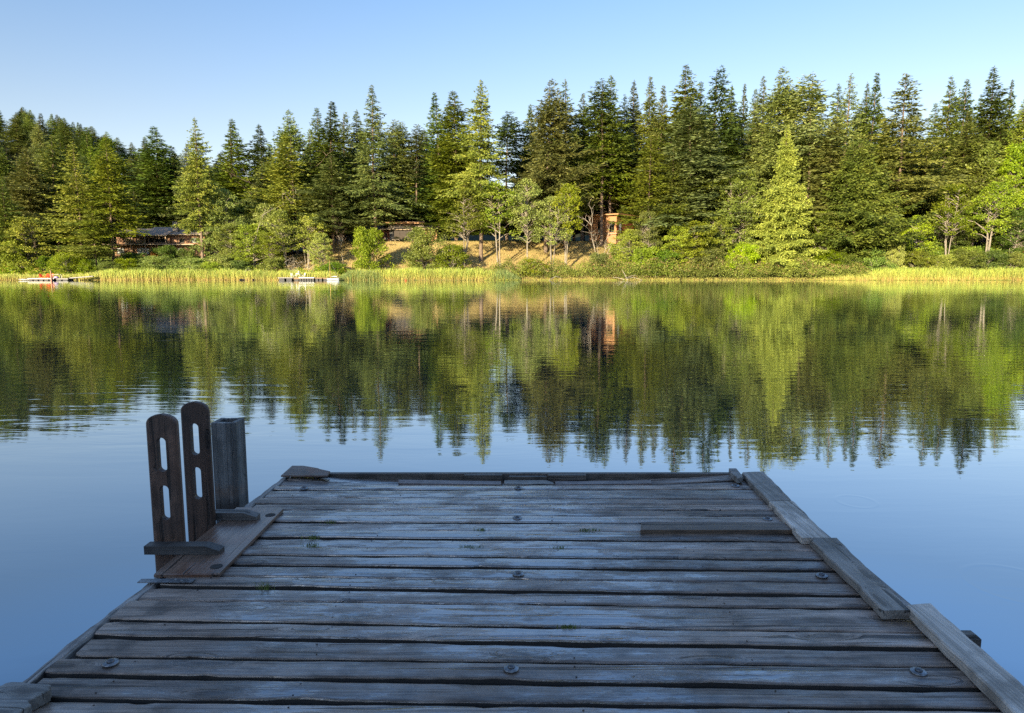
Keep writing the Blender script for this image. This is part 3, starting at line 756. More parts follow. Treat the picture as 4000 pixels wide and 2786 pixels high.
def broadleaf(name, seed, H=12., W=7., base=.18, stems=1, nclump=120, leaf=.34, per=70, fine=.76, low=False, spread=.9, bark='bark_pale', clump_r=.85, top=1.0):
    rs = np.random.RandomState(seed); tb = MB(); B = []; D = []
    st = []
    for k in range(stems):
        a = rs.uniform(0, 6.28); off = 0 if stems == 1 else rs.uniform(.1, .35)*(.5+W*.05)
        ln = rs.uniform(.03, .12 if stems == 1 else .2)*W
        p = [(off*np.cos(a), off*np.sin(a), -.4)]
        for j in range(1, 7):
            f = j/6.; p.append((off*np.cos(a)+ln*f*np.cos(a)+rs.normal(0, .10)*H*.03, off*np.sin(a)+ln*f*np.sin(a)+rs.normal(0, .10)*H*.03, H*.92*f))
        r0 = H*.0085/(stems**.35); tb.tube(p, [r0*1.2]+[r0*(1-j/6.)+.015 for j in range(1, 7)], 6); st.append(np.array(p))
    for i in range(nclump):
        f = rs.rand()**.8; z = H*(base+(1-base)*f*.97)
        env = (np.sin(np.pi*min(1, (f*.86+.13))**.85))**.65 if not low else (1-f**2.2)**.5
        a = rs.uniform(0, 6.28); rr = W/2*env*np.sqrt(rs.rand())*spread*(1+.38*np.sin(a*2+z*.9+seed)*np.sin(z*1.3+a))
        s_ = st[rs.randint(len(st))]
        cz = max(.05*H, z-rr*.55); ax = np.array([np.interp(cz, s_[:, 2], s_[:, q]) for q in range(2)]+[cz])
        c = np.array([ax[0]+rr*np.cos(a), ax[1]+rr*np.sin(a), z])
        if rr > .5: tb.tube([tuple(ax), tuple((ax+c)/2+[0, 0, .15*rr]), tuple(c)], [.016*H**.6, .012*H**.5, .008], 3, cap=False)
        cr = clump_r*rs.uniform(.55, 1.25)
        n = int(per*1.7*rs.uniform(.6, 1.3))
        q = unit(rs.normal(0, 1, (n, 3)))*(rs.rand(n)**.45)[:, None]*cr*np.array([1.15, 1.15, .7])
        B.append(c+q); D.append(unit(unit(q)*.7+rs.normal(0, .7, (n, 3))+[0, 0, -.15])*(leaf*fine*rs.uniform(.6, 1.3, n))[:, None])
    B = np.concatenate(B); D = np.concatenate(D)
    ok = B[:, 2] > .05; B = B[ok]; D = D[ok]
    S = unit(np.cross(D, unit(rs.normal(0, 1, B.shape))))*(np.linalg.norm(D, axis=-1)*.30)[:, None]
    cm = mesh_np(name+'_crown', cards(B, D, S), quads_of(len(B)), [M['leaf_bright']])
    return dict(trunk=tb.mesh(name+'_trunk', M[bark]), crown=cm, H=H, R=W/2)

def bare(name, seed, H=6., spread=.5, n1=9, bark='bark_dead', stems=1, r=.06):
    rs = np.random.RandomState(seed); tb = MB()
    def grow(p, d, L, r, lev):
        pts = [p]; q = np.array(p, float); d = np.array(d, float)
        for j in range(4):
            d = unit(d+rs.normal(0, .18, 3)+[0, 0, .04]); q = q+d*L/4; pts.append(tuple(q))
        tb.tube(pts, [r, r*.85, r*.65, r*.45, r*.2], 4, cap=False)
        if lev <= 0: return
        for k in range(n1 if lev == 2 else 4):
            i = rs.randint(1, 5); a = rs.uniform(0, 6.28)
            dd = unit(np.array([np.cos(a), np.sin(a), rs.uniform(-.1, .8)])*spread*1.6+d*.5)
            grow(pts[i], dd, L*rs.uniform(.25, .5), r*.5, lev-1)
    for s in range(stems):
        a = rs.uniform(0, 6.28); grow((rs.normal(0, .2)*(stems > 1), rs.normal(0, .2)*(stems > 1), -.2), (np.cos(a)*spread*.5*(stems > 1), np.sin(a)*spread*.3*(stems > 1), 1), H*rs.uniform(.7, 1), r, 2)
    return tb.mesh(name, M[bark])

PROTO = {
 'fir': [conifer('fir_a', 1), conifer('fir_b', 2, Rm=4.8, gap=.22, droop=.25, base=.22), conifer('fir_c', 3, Rm=4.2, shape=.9, gap=.18, base=.16), conifer('fir_d', 4, Rm=4.6, shape=1.15, dens=1.1, base=.1), conifer('fir_e', 5, Rm=4.9, shape=.8, dens=1.05, base=.18, gap=.26, lean=.35, droop=.15), conifer('fir_f', 6, Rm=4.4, shape=1.0, base=.24, gap=.3, lean=-.3, dead_low=8)],
 'fir_open': [conifer('firopen_a', 7, Rm=4.8, gap=.38, dens=.85, base=.2, droop=.2, dead_low=10), conifer('firopen_b', 8, Rm=4.6, gap=.34, dens=.9, base=.26, droop=.3, dead_low=12)],
 'dark': [conifer('dark_a', 11, Rm=3.6, shape=.95, base=.1, dens=1.05), conifer('dark_b', 12, Rm=3.9, shape=1.1, base=.15, dens=1.0), conifer('dark_c', 13, Rm=3.4, shape=.85, base=.12, gap=.2), conifer('dark_d', 14, Rm=3.8, shape=.9, base=.2, gap=.28, lean=.3)],
 'spruce': [conifer('spruce_a', 21, Rm=4.6, shape=1.15, gap=.28, droop=.55, hang=.7, base=.23, card=.42), conifer('spruce_b', 22, Rm=4.9, shape=1.05, gap=.22, droop=.5, hang=.6, base=.38), conifer('spruce_c', 23, Rm=4.7, shape=1.0, gap=.26, droop=.5, hang=.6, base=.32)],
 'tall': [conifer('tall_a', 31, Rm=3.0, shape=.7, base=.52, gap=.2, dead_low=14), conifer('tall_b', 32, Rm=3.3, shape=.75, base=.44, gap=.25, dead_low=16)],
 'cedar': [conifer('cedar_a', 41, H=22, Rm=5.2, shape=1.1, base=.03, dens=1.5, gap=.1, droop=.1, hang=.9, card=.38, tw=.6)],
 'round': [conifer('round_a', 51, H=22, Rm=5.4, shape=.75, base=.12, dens=1.2, gap=.15, droop=.1, hang=.3)],
 'alder': [broadleaf('alder_a', 61, 13, 6.5, .40, 3, 105, .31, 40, clump_r=.62), broadleaf('alder_b', 62, 12, 6, .42, 4, 100, .31, 40, clump_r=.6), broadleaf('alder_c', 63, 14, 6.5, .36, 2, 110, .31, 40, clump_r=.62)],
 'bush': [broadleaf('bush_a', 71, 5, 7, .0, 4, 95, .30, 70, low=True, clump_r=.7), broadleaf('bush_b', 72, 6, 6.5, .0, 3, 100, .30, 70, low=True, clump_r=.7), broadleaf('bush_c', 73, 4, 6, .0, 5, 75, .26, 70, low=True, clump_r=.55)],
 'leafy': [broadleaf('leafy_a', 81, 14, 9, .05, 4, 210, .34, 48, clump_r=.72), broadleaf('leafy_b', 82, 13, 7, .05, 3, 170, .34, 48, clump_r=.68), broadleaf('leafy_c', 83, 14, 7.5, .08, 3, 170, .34, 46, clump_r=.66)],
}
_pc = {}
def place(kind, name, x, y, H, Wd, mat, label, cat, group=None, rz=None, bmat=None, var=None, z=None):
    L = PROTO[kind]; i = _pc.get(kind, 0); _pc[kind] = i+1
    P = L[(i if var is None else var) % len(L)]
    z = float(zg(x, y)) if z is None else z
    r = random.Random(i*31+len(kind)*7)
    e = empty(name, (x, y, z-.1), r.uniform(0, 6.28) if rz is None else rz, label, cat, group)
    e.scale = (Wd/(2*P['R']), Wd/(2*P['R']), H/P['H'])
    for part, m in (('trunk', bmat), ('crown', mat)):
        o = bpy.data.objects.new(part, P[part]); link(o, e)
        if part == 'trunk' and P.get('conifer'):
            k_ = min(1.0, (H/P['H'])/(Wd/(2*P['R']))); o.scale = (k_, k_, 1)
        if m:
            o.material_slots[0].link = 'OBJECT'; o.material_slots[0].material = M[m]
    return e
def place_px(kind, name, u, vtop, y, wpx, mat, label, cat, group=None, **kw):
    """u, vtop, wpx measured on the 2296-wide view"""
    p = vat(u, vtop, y); zb = float(zg(p.x, y)); H = p.z-zb
    return place(kind, name, p.x, y, H, wpx/1530.7*y*1.02, mat, label, cat, group, **kw)

# ------------------------------------------------------------------ named conifers  (u, v of the top, distance, kind, width, needles)
G1 = 'conifers along the far shore'
HERO = [
 (4,395,160,'fir',110,'fir','conifer cut off by the left edge of the photo, its trunk on the shore'),
 (60,330,174,'fir',105,'fir_olive','olive fir standing in front of the hill, nearest the left edge'),
 (112,302,182,'fir',95,'fir','fir in front of the wooded hill, left of the half-bare fir'),
 (165,318,161,'fir_open',125,'fir_olive','half-bare fir with a pale trunk above the round willow bush'),
 (236,318,160,'spruce',150,'fir_olive','drooping olive conifer on the shore just left of the two-storey house'),
 (205,450,158,'fir_open',95,'fir','shorter conifer whose trunk stands beside the drooping olive conifer'),
 (352,283,196,'dark',105,'fir_dark','broad dark fir rising right behind the two-storey house'),
 (318,306,201,'dark',70,'fir_dark','dark fir behind the two-storey house, left of the broad dark one'),
 (386,328,199,'dark',66,'fir_dark','lower dark fir behind the chimney of the two-storey house'),
 (436,262,160,'spruce',104,'fir','slim lone spruce with a bare lower trunk in front of the two-storey house'),
 (410,318,192,'dark',55,'fir_dark','narrow dark fir half hidden behind the slim lone spruce'),
 (512,264,186,'fir',104,'fir','broad fir on the skyline behind the dead brown tree'),
 (585,278,189,'dark',78,'fir_dark','dark fir between the dead brown tree and the dense fir group'),
 (640,247,183,'fir',84,'fir','tall fir at the left end of the dense fir group'),
 (657,300,172,'fir',112,'fir_olive','lighter olive fir in front of the dense fir group'),
 (692,288,179,'fir',80,'fir','middle-height fir in the gap of the dense fir group'),
 (737,227,179,'dark',104,'fir_dark','tallest dark fir of the dense group left of the low house'),
 (712,243,186,'dark',64,'fir_dark','dark fir touching the tallest of the dense group, on its left'),
 (764,250,188,'dark',62,'fir_dark','dark fir touching the tallest of the dense group, on its right'),
 (742,345,168,'fir',120,'fir_blue','shorter bluish fir in front of the tallest dark fir'),
 (797,246,192,'dark',66,'fir_dark','narrow dark fir just left of the great spruce'),
 (834,189,172,'spruce',152,'fir','great spruce towering in front of the low house, bare trunk below'),
 (880,268,197,'tall',56,'fir','thin bare-trunked fir behind the low house, first right of the great spruce'),
 (905,273,201,'tall',52,'fir','thin bare-trunked fir behind the low house, second right of the great spruce'),
 (931,278,198,'tall',52,'fir_dark','thin bare-trunked fir behind the low house, third right of the great spruce'),
 (954,288,204,'tall',52,'fir','thin bare-trunked fir behind the low house, fourth right of the great spruce'),
 (981,207,187,'dark',86,'fir_dark','dark fir on the skyline at the right end of the bare-trunked row'),
 (1020,204,179,'fir',112,'fir_olive','wide olive fir left of the tall spruce on the golden bank'),
 (1003,238,191,'dark',60,'fir_dark','dark fir peeping out behind the wide olive fir'),
 (1076,178,164,'spruce',134,'fir','tall spruce rooted on the golden bank with a bright bare trunk'),
 (1136,250,183,'tall',66,'fir_dark','small thin fir alone in the sky gap right of the golden bank spruce'),
 (1194,232,185,'fir',74,'fir_dark','first fir right of the sky gap in the middle'),
 (1226,181,171,'fir',112,'fir_olive','tall olive fir above the orange-lit cabin, left one'),
 (1271,176,173,'fir_open',86,'fir','pointed fir with a bare pale trunk right of the tall olive fir'),
 (1310,206,181,'fir',74,'fir_dark','lower dark fir between two pointed firs above the cabin'),
 (1355,176,174,'tall',92,'fir_dark','left one of two firs with touching tops above the cabin'),
 (1371,167,178,'fir_open',88,'fir','right one of two firs with touching tops above the cabin'),
 (1400,214,186,'dark',56,'fir_dark','short dark fir right of the two touching firs'),
 (1420,180,190,'dark',58,'fir_dark','thin dark fir standing between the touching firs and the olive group'),
 (1456,171,184,'fir',74,'fir','fir with a narrow spiky top left of the tallest fir'),
 (1484,192,179,'dark',72,'fir','fir squeezed against the left side of the tallest fir'),
 (1536,144,174,'fir',124,'fir','tallest fir on the whole skyline'),
 (1552,216,167,'fir',158,'fir_blue','wide fir with long upswept branches in front of the tallest fir'),
 (1458,300,164,'fir_open',140,'fir_olive','big open olive fir at the shore right of the cabin'),
 (1508,330,163,'fir',120,'fir_olive','olive fir at the shore below the tallest fir'),
 (1571,184,188,'dark',56,'fir_dark','dark spiky fir between the two tallest firs'),
 (1600,152,181,'dark',106,'fir_dark','tall dark fir right of the tallest fir'),
 (1641,190,192,'dark',50,'fir_dark','left one of three thin dark firs beside the dip in the skyline'),
 (1667,187,194,'dark',50,'fir_dark','middle one of three thin dark firs beside the dip in the skyline'),
 (1692,200,192,'dark',50,'fir_dark','right one of three thin dark firs beside the dip in the skyline'),
 (1741,154,179,'fir',104,'fir_olive','bushy-topped olive fir rising above the yellow-green cedar'),
 (1722,170,184,'fir',66,'fir','fir behind the bushy-topped one above the cedar'),
 (1776,195,177,'fir_open',88,'fir_blue','bluish fir right behind the yellow-green cedar'),
 (1826,163,173,'tall',96,'fir_blue','fir with a flat broken top and long bare trunk right of the cedar'),
 (1866,262,168,'fir',116,'fir_olive','olive fir standing behind the rounded bluish fir'),
 (1882,190,186,'dark',60,'fir_dark','dark fir left of the spiky one in the right third'),
 (1906,163,181,'fir_open',84,'fir','spiky-topped fir in the right third of the skyline'),
 (1926,310,160,'round',160,'fir_blue','rounded bluish fir on the shore with a thick bare trunk foot'),
 (1945,183,188,'dark',52,'fir_dark','dark fir left of the forked-looking treetop'),
 (1963,164,184,'dark',76,'fir_dark','dark fir with drooping top, left neighbour of the broad brownish fir'),
 (2031,163,171,'fir_open',140,'fir_olive','broad brownish fir with sweeping branches in the right third'),
 (2100,232,190,'dark',56,'fir_dark','low dark fir in the notch right of the broad brownish fir'),
 (2131,170,185,'fir',76,'fir_dark','left one of the pair of pointed firs above the bluish fir at right'),
 (2165,176,188,'fir',74,'fir_dark','right one of the pair of pointed firs above the bluish fir at right'),
 (2166,248,175,'fir',104,'fir_blue','bluish fir below the pair of pointed firs at right'),
 (2203,212,192,'dark',52,'fir_dark','short dark fir left of the last tall fir'),
 (2231,149,185,'dark',92,'fir_dark','last tall dark fir before the right edge'),
 (2266,178,192,'dark',52,'fir_dark','narrow dark fir near the right edge, right of the last tall one'),
 (2294,205,179,'fir',86,'fir','fir cut by the right edge of the photo'),
 (2080,330,178,'fir',100,'fir_dark','shaded fir behind the broad brownish fir at lower right'),
 (1985,300,176,'fir',90,'fir','fir filling the space left of the broad brownish fir'),
 (1640,300,180,'dark',90,'fir_dark','lower dark fir behind the bright leafy thicket left of the cedar'),
 (1290,300,187,'fir_open',110,'fir','open fir in front of the pointed firs, left above the cabin'),
 (585,360,178,'fir',80,'fir','lower fir between the dead brown tree and the dense fir group'),
 (300,420,188,'dark',80,'fir_dark','low dark fir directly behind the left roof of the two-storey house'),
 (30,420,178,'fir',90,'fir_dark','shaded fir low behind the olive shrub at the left edge'),
 (470,370,182,'dark',70,'fir_dark','shaded fir between the slim lone spruce and the dead brown tree'),
]
SPV = {834: 0, 1076: 1, 436: 2, 236: 2}
for k, (u, v, y, kind, wp, mat, lab) in enumerate(HERO):
    place_px(kind, 'spruce_tree' if kind == 'spruce' else 'fir_tree', u, v, y, wp*(1.12 if kind == 'spruce' else 1.32 if y < 165 else 1.68), mat, lab, 'tree', G1, var=SPV.get(u) if kind == 'spruce' else None)
place_px('cedar', 'cedar_tree', 1762, 279, 158, 152, 'cedar', 'bright yellow-green cedar reaching down to the shore', 'tree')

# ------------------------------------------------------------------ unnamed forest behind
ENV = [(0,235),(60,245),(140,260),(235,292),(300,325),(360,330),(420,345),(470,330),(512,310),(560,330),(640,292),(700,305),(740,270),(790,290),(834,290),(870,325),(960,300),(985,250),(1020,250),(1060,300),(1100,395),(1150,395),(1185,290),(1226,245),(1300,240),(1370,222),(1430,235),(1480,225),(1536,205),(1600,205),(1650,245),(1690,270),(1740,215),(1826,225),(1905,225),(1963,225),(2031,225),(2090,290),(2131,230),(2200,260),(2231,215),(2296,250)]
eu = [a for a, b in ENV]; ev_ = [b for a, b in ENV]
rf = random.Random(77)
def house_block(u, y): return (200 < u < 480 and y < 186) or (740 < u < 1010 and y < 192) or (1290 < u < 1420 and y < 184)
ZONES = [(470,'dark fir in the shaded forest behind the two-storey house'), (760,'dark fir in the shaded forest behind the dead brown tree and dense fir group'),
         (1010,'dark fir deep in the forest behind the low house'), (1180,'dark fir deep in the forest behind the golden bank'),
         (1480,'dark fir deep in the forest behind the cabin'), (1700,'dark fir deep in the forest behind the tallest firs'),
         (2000,'dark fir deep in the forest behind the yellow-green cedar and rounded fir'), (9999,'dark fir deep in the forest at the right end')]
def zone(u): return next(l for a, l in ZONES if u < a)
cnt = 0
for y0, step, dv in ((184, 7.4, 55), (198, 7.8, 30), (216, 8.6, 16)):
    x = -.82*y0
    while x < .80*y0:
        y = y0+rf.uniform(-6, 6); xx = x+rf.uniform(-2.6, 2.6); x += step
        u = 1148+xx/y*1530.7/math.cos(PITCH)
        if house_block(u, y) or (1085 < u < 1180 and y0 > 190 and rf.random() < .75): continue
        v = np.interp(u, eu, ev_)+dv*rf.uniform(.4, 1.6)+rf.uniform(0, 22)
        if u < 345: v = max(v, 325+rf.uniform(0, 70))
        place_px('dark' if rf.random() < .6 else 'fir', 'fir_tree', u, v, y, rf.uniform(120, 165), rf.choice(['fir_dark', 'fir', 'fir']), zone(u), 'tree', 'firs of the forest behind')
        cnt += 1
# wooded hill on the left
for y0, step in ((232, 9.5), (262, 10), (295, 10.5), (325, 11), (350, 11.5)):
    x = -.86*y0
    while x < -.33*y0:
        y = y0+rf.uniform(-9, 9); xx = x+rf.uniform(-3, 3); x += step*.78
        z = float(zg(xx, y)); H = rf.uniform(18, 30)
        q = vat(1148, 400, y)
        u = 1148+xx/y*1530.7/math.cos(PITCH)
        vt = np.interp(u, [-200,0,60,140,235,300,420,520], [200,214,228,244,278,312,340,360])+rf.uniform(0, 16)
        ztop = vat(u, vt, y).z
        H = min(H, ztop-z)
        if H < 9: continue
        place('dark' if rf.random() < .45 else 'fir', 'fir_tree', xx, y, H, rf.uniform(11.5, 15.5), rf.choice(['fir_dark','fir','fir_blue','fir']), 'conifer in the forest covering the hill on the left', 'tree', 'conifers on the left hill'); cnt += 1
print('forest', cnt)

# ------------------------------------------------------------------ broadleaf trees and bushes
BL = [ # kind, name, u, vtop, y, width, leaves, label
 ('leafy','willow_tree',490,418,164,118,'leaf_willow','tall pale-green willow right of the slim lone spruce'),
 ('leafy','willow_tree',515,500,160,80,'leaf_willow','lower pale-green willow in front of the tall willow'),
 ('leafy','alder_tree',566,500,158,95,'leaf_bright','bright green alder at the shore below the dead brown tree'),
 ('alder','birch_tree',640,470,158,90,'leaf_bright','bright birch clump with white stems behind the middle float'),
 ('alder','birch_tree',684,478,160,72,'leaf_bright','birch with slender stem just right of the bright birch clump'),
 ('alder','birch_tree',610,520,157,70,'leaf_bright','short leaning birch left of the bright birch clump'),
 ('bush','bush',828,514,157,92,'leaf_willow','yellow-green bush before the left wing of the low house'),
 ('bush','bush',948,512,158,92,'leaf_alder','tall bush hiding the right wing of the low house'),
 ('bush','bush',1012,545,157,76,'leaf_olive','olive bush at the foot of the golden bank, left side'),
 ('alder','alder_tree',1040,424,161,100,'leaf_alder','alder in front of the golden bank spruce, on its left'),
 ('alder','alder_tree',1122,405,160,104,'leaf_alder','alder on the golden bank just right of the bright spruce trunk'),
 ('alder','alder_tree',1186,398,159,88,'leaf_alder','alder at the right end of the golden bank'),
 ('alder','alder_tree',1238,440,158,80,'leaf_alder','alder with many pale stems left of the cabin'),
 ('alder','alder_tree',1268,412,161,76,'leaf_alder','taller alder just left of the cabin'),
 ('bush','bush',1345,568,157,60,'leaf_olive','low olive bush under the cabin'),
 ('leafy','bush',1418,512,160,84,'leaf_bright','bright green thicket just right of the cabin'),
 ('bush','bush',1490,560,157,90,'leaf_dark','dark bush under the big open olive fir'),
 ('leafy','alder_tree',1562,495,158,96,'leaf_bright','bright green alder at the shore below the upswept fir'),
 ('leafy','alder_tree',1612,470,160,84,'leaf_bright','bright leafy alder left of the tall bright thicket'),
 ('leafy','alder_tree',1655,378,164,112,'leaf_bright','tall bright leafy tree left of the yellow-green cedar'),
 ('bush','bush',1668,545,156,80,'leaf_bright','bright bush at the cedar\'s left foot'),
 ('bush','bush',1588,560,156,90,'leaf_alder','low bush at the shore below the bright alders'),
 ('bush','bush',1848,560,157,70,'leaf_bright','bright bush between the cedar and the rounded bluish fir'),
 ('bush','bush',1960,555,157,70,'leaf_dark','dark bush right of the thick bare trunk foot'),
 ('bush','bush',2008,548,156,52,'leaf_olive','olive cone-shaped bush behind the right reeds'),
 ('alder','alder_tree',2060,480,159,66,'leaf_bright','leaning yellow-green birch behind the right reeds'),
 ('alder','alder_tree',2135,412,161,84,'leaf_alder','alder with thin stems, left one of two at the right end'),
 ('alder','alder_tree',2222,408,161,92,'leaf_alder','alder with pale trunk, right one of two at the right end'),
 ('leafy','maple_tree',2192,318,174,130,'leaf_alder','big leafy tree between the bluish fir and the right edge'),
 ('leafy','maple_tree',2262,322,172,120,'leaf_alder','big leafy tree touching the right edge of the photo'),
 ('leafy','maple_tree',2130,470,170,110,'leaf_dark','shaded leafy tree behind the two alders at the right end'),
 ('leafy','maple_tree',2275,470,166,90,'leaf_dark','shaded leafy tree low at the right edge'),
 ('bush','bush',2165,558,156,74,'leaf_olive','rounded olive bush behind the right reeds'),
 ('bush','bush',2268,565,157,70,'leaf_alder','low bush at the right edge above the reeds'),
 ('leafy','bush',58,486,160,104,'leaf_olive','large olive bush-tree on the left shore'),
 ('bush','bush',30,540,158,80,'leaf_olive','lower olive bush at the left edge'),
 ('bush','bush',152,564,156,74,'leaf_willow','round pale willow bush behind the red chairs'),
 ('bush','bush',195,580,156,44,'leaf_bright','small bright bush left of the two trunks'),
 ('bush','bush',105,575,157,50,'leaf_dark','dark low bush between the olive bush-tree and the round willow'),
 ('bush','bush',345,574,157,92,'leaf_willow','wide pale bush on the shore in front of the two-storey house'),
 ('bush','bush',425,576,157,92,'leaf_willow','pale bush on the shore at the foot of the slim spruce'),
 ('bush','bush',282,580,158,66,'leaf_bright','bright low bush on the shore left of the wide pale bush'),
 ('bush','hedge',376,551,164,66,'leaf_dark','dark clipped dome hedge in front of the two-storey house'),
 ('bush','bush',348,562,165,26,'leaf_rust','small rusty-red bush in the garden of the two-storey house'),
 ('bush','bush',300,566,164,60,'leaf_dark','dark garden bush under the left deck of the two-storey house'),
 ('bush','bush',418,558,163,50,'leaf_dark','dark garden bush right of the dome hedge'),
 ('bush','bush',490,570,157,80,'leaf_alder','shore bush at the foot of the tall willow'),
 ('bush','bush',540,585,156,60,'leaf_dark','low dark bush left of the bright shore alder'),
 ('bush','bush',745,588,155,70,'leaf_dark','dark low bush behind the small sailing dinghy'),
 ('bush','bush',1190,578,156,64,'leaf_olive','low olive bush at the right foot of the golden bank'),
 ('leafy','alder_tree',1452,470,159,70,'leaf_alder','slim leafy alder between the open olive fir and the bright thicket by the cabin'),
 ('leafy','alder_tree',1528,505,157,74,'leaf_bright','bright alder at the shore left of the alder below the upswept fir'),
 ('bush','bush',1446,556,156,72,'leaf_bright','bright low bush at the shore below the slim leafy alder'),
 ('leafy','alder_tree',1700,440,166,70,'leaf_alder','leafy alder half hidden behind the left side of the cedar'),
 ('leafy','alder_tree',1850,470,162,66,'leaf_alder','leafy alder just right of the cedar'),
 ('leafy','alder_tree',1990,440,163,76,'leaf_alder','leafy alder right of the rounded bluish fir'),
 ('bush','bush',1895,568,156,60,'leaf_alder','low bush below the rounded bluish fir, left of its trunk'),
 ('bush','bush',2060,560,156,80,'leaf_alder','low bush under the leaning yellow-green birch'),
 ('bush','bush',2110,572,155,56,'leaf_bright','bright low bush under the left alder at the right end'),
 ('bush','bush',2220,562,156,76,'leaf_dark','dark bush under the right alder at the right end'),
 ('leafy','alder_tree',590,455,163,70,'leaf_alder','taller leafy alder behind the pale bare snag'),
 ('leafy','alder_tree',720,520,158,56,'leaf_bright','small bright alder right of the slender-stemmed birch'),
 ('bush','bush',610,575,155,70,'leaf_bright','bright low bush on the shore below the short leaning birch'),
 ('bush','bush',480,588,155,60,'leaf_willow','small pale bush on the shore below the tall willow'),
 ('bush','bush',240,586,156,56,'leaf_dark','dark low bush beside the two trunks left of the house'),
]
for (kind, nm, u, v, y, wp, mat, lab) in BL:
    place_px(kind, nm, u, v, y, wp*1.08, mat, lab, 'bush' if nm in ('bush','hedge') else 'tree', 'bushes and leafy trees on the far shore')

# dead trees and bleached branches
def dead(nm, u, vt, y, seed, lab, spread=.5, stems=1, r=.06, n1=9, bark_='bark_dead', rz=0, cat='dead tree'):
    p = vat(u, vt, y); zb = float(zg(p.x, y)); H = p.z-zb
    me = bare(nm, seed, H/.93, spread, n1, bark_, stems, r)
    o = bpy.data.objects.new(nm, me); o.location = (p.x, y, zb); o.rotation_euler = (0, 0, rz); link(o)
    tag(o, lab, cat, 'bare and dead trees')
dead('dead_tree', 545, 352, 184, 5, 'dead brown tree with bare drooping branches among the green firs', .75, 1, .2, 26, 'bark_fir')
dead('dead_tree', 622, 415, 170, 6, 'bleached snag with side stubs left of the olive fir', .45, 1, .12, 12)
dead('dead_tree', 562, 475, 157, 7, 'pale bare snag in front of the bright shore alder', .5, 1, .09, 8)
dead('dead_tree', 757, 515, 163, 8, 'small bare reddish tree on the slope left of the yellow-green bush', .4, 3, .05, 12, 'bark_fir')
dead('dead_tree', 768, 528, 162, 9, 'bare pale stem on the slope right of the small bare reddish tree', .2, 1, .07, 4)
dead('dead_tree', 1350, 500, 157, 10, 'forked bleached snag standing before the cabin', .4, 2, .10, 6)
dead('dead_shrub', 655, 582, 153, 12, 'tangle of bleached bare branches behind the middle float', .9, 5, .045, 6, cat='dead shrub')
dead('dead_shrub', 700, 578, 153, 14, 'bleached bare branches behind the small sailing dinghy', .9, 3, .04, 6, cat='dead shrub')
dead('dead_shrub', 555, 598, 152, 15, 'sparse bleached twigs standing in the reeds left of the middle float', .7, 3, .035, 4, cat='dead shrub')
def stick(nm, uv, y, rad, lab, bark_='bark_dead', group='driftwood along the far waterline'):
    b = MB(); c = vat(uv[0][0][0], uv[0][0][1], y)
    for line in uv:
        pts = [vat(a[0], a[1], y+(.6*i if len(line) > 2 else .2*i)) for i, a in enumerate(line)]
        b.tube([p-c for p in pts], [rad*(1-.7*i/(len(pts)-1)) for i in range(len(pts))], 5)
    o = b.build(nm, M[bark_], None, c); tag(o, lab, 'driftwood', group)
stick('driftwood', [[(1232,628),(1240,623),(1247,619.5),(1254,622),(1259,627)]], 148.6, .08, 'arched pale driftwood branch at the waterline below the cabin')
stick('driftwood', [[(1407,628),(1399,612),(1394,604)],[(1403,624),(1415,619),(1426,617)],[(1403,625),(1420,622),(1440,628)],[(1400,627),(1385,623),(1372,622)]], 148.4, .06, 'forked pale driftwood branches at the waterline right of the cabin')
stick('driftwood', [[(537,628),(548,626.5),(562,628)]], 149.2, .22, 'dark driftwood log at the waterline left of the middle float, left piece', 'bark_fir')
stick('driftwood', [[(566,627.5),(578,626),(590,628)]], 149.4, .2, 'dark driftwood log at the waterline left of the middle float, right piece', 'bark_fir')

# ------------------------------------------------------------------ reeds, herbs, lily pads, dry grass
def blades(name, n, xr, yf, hf, wd, mat, label, seed, zf=None, lean=.22, clumpy=.0):
    rs = np.random.RandomState(seed); x = rs.uniform(xr[0], xr[1], n); s = rs.uniform(0, 1, n)
    y = shore(x)+yf[0]+(yf[1]-yf[0])*s
    z = zg(x, y) if zf is None else np.full(n, zf)
    z = np.maximum(z, -.3)
    h = hf(x)*rs.uniform(.65, 1.12, n)
    k = .5+.5*np.sin(x*1.9+3*np.sin(x*.7))*np.sin(x*.43+1)
    h = h*(1-clumpy*k)
    B = np.stack([x, y, z], -1); D = np.stack([rs.normal(0, lean, n)*h, rs.normal(0, lean*.6, n)*h, h], -1)
    a = rs.uniform(0, 6.28, n); S = np.stack([np.cos(a), np.sin(a)*.5, np.zeros(n)], -1)*(wd*rs.uniform(.6, 1.3, n))[:, None]
    keep = h > .15; B, D, S = B[keep], D[keep], S[keep]
    V = np.empty((len(B), 4, 3)); V[:, 0] = B-S*.6; V[:, 1] = B+S*.6; V[:, 2] = B+D*.98+S*.35; V[:, 3] = B+D-S*.35
    o = bpy.data.objects.new(name, mesh_np(name, V.reshape(-1, 3), quads_of(len(B)), [mat])); link(o)
    return tag(o, label, 'plants', kind='stuff')
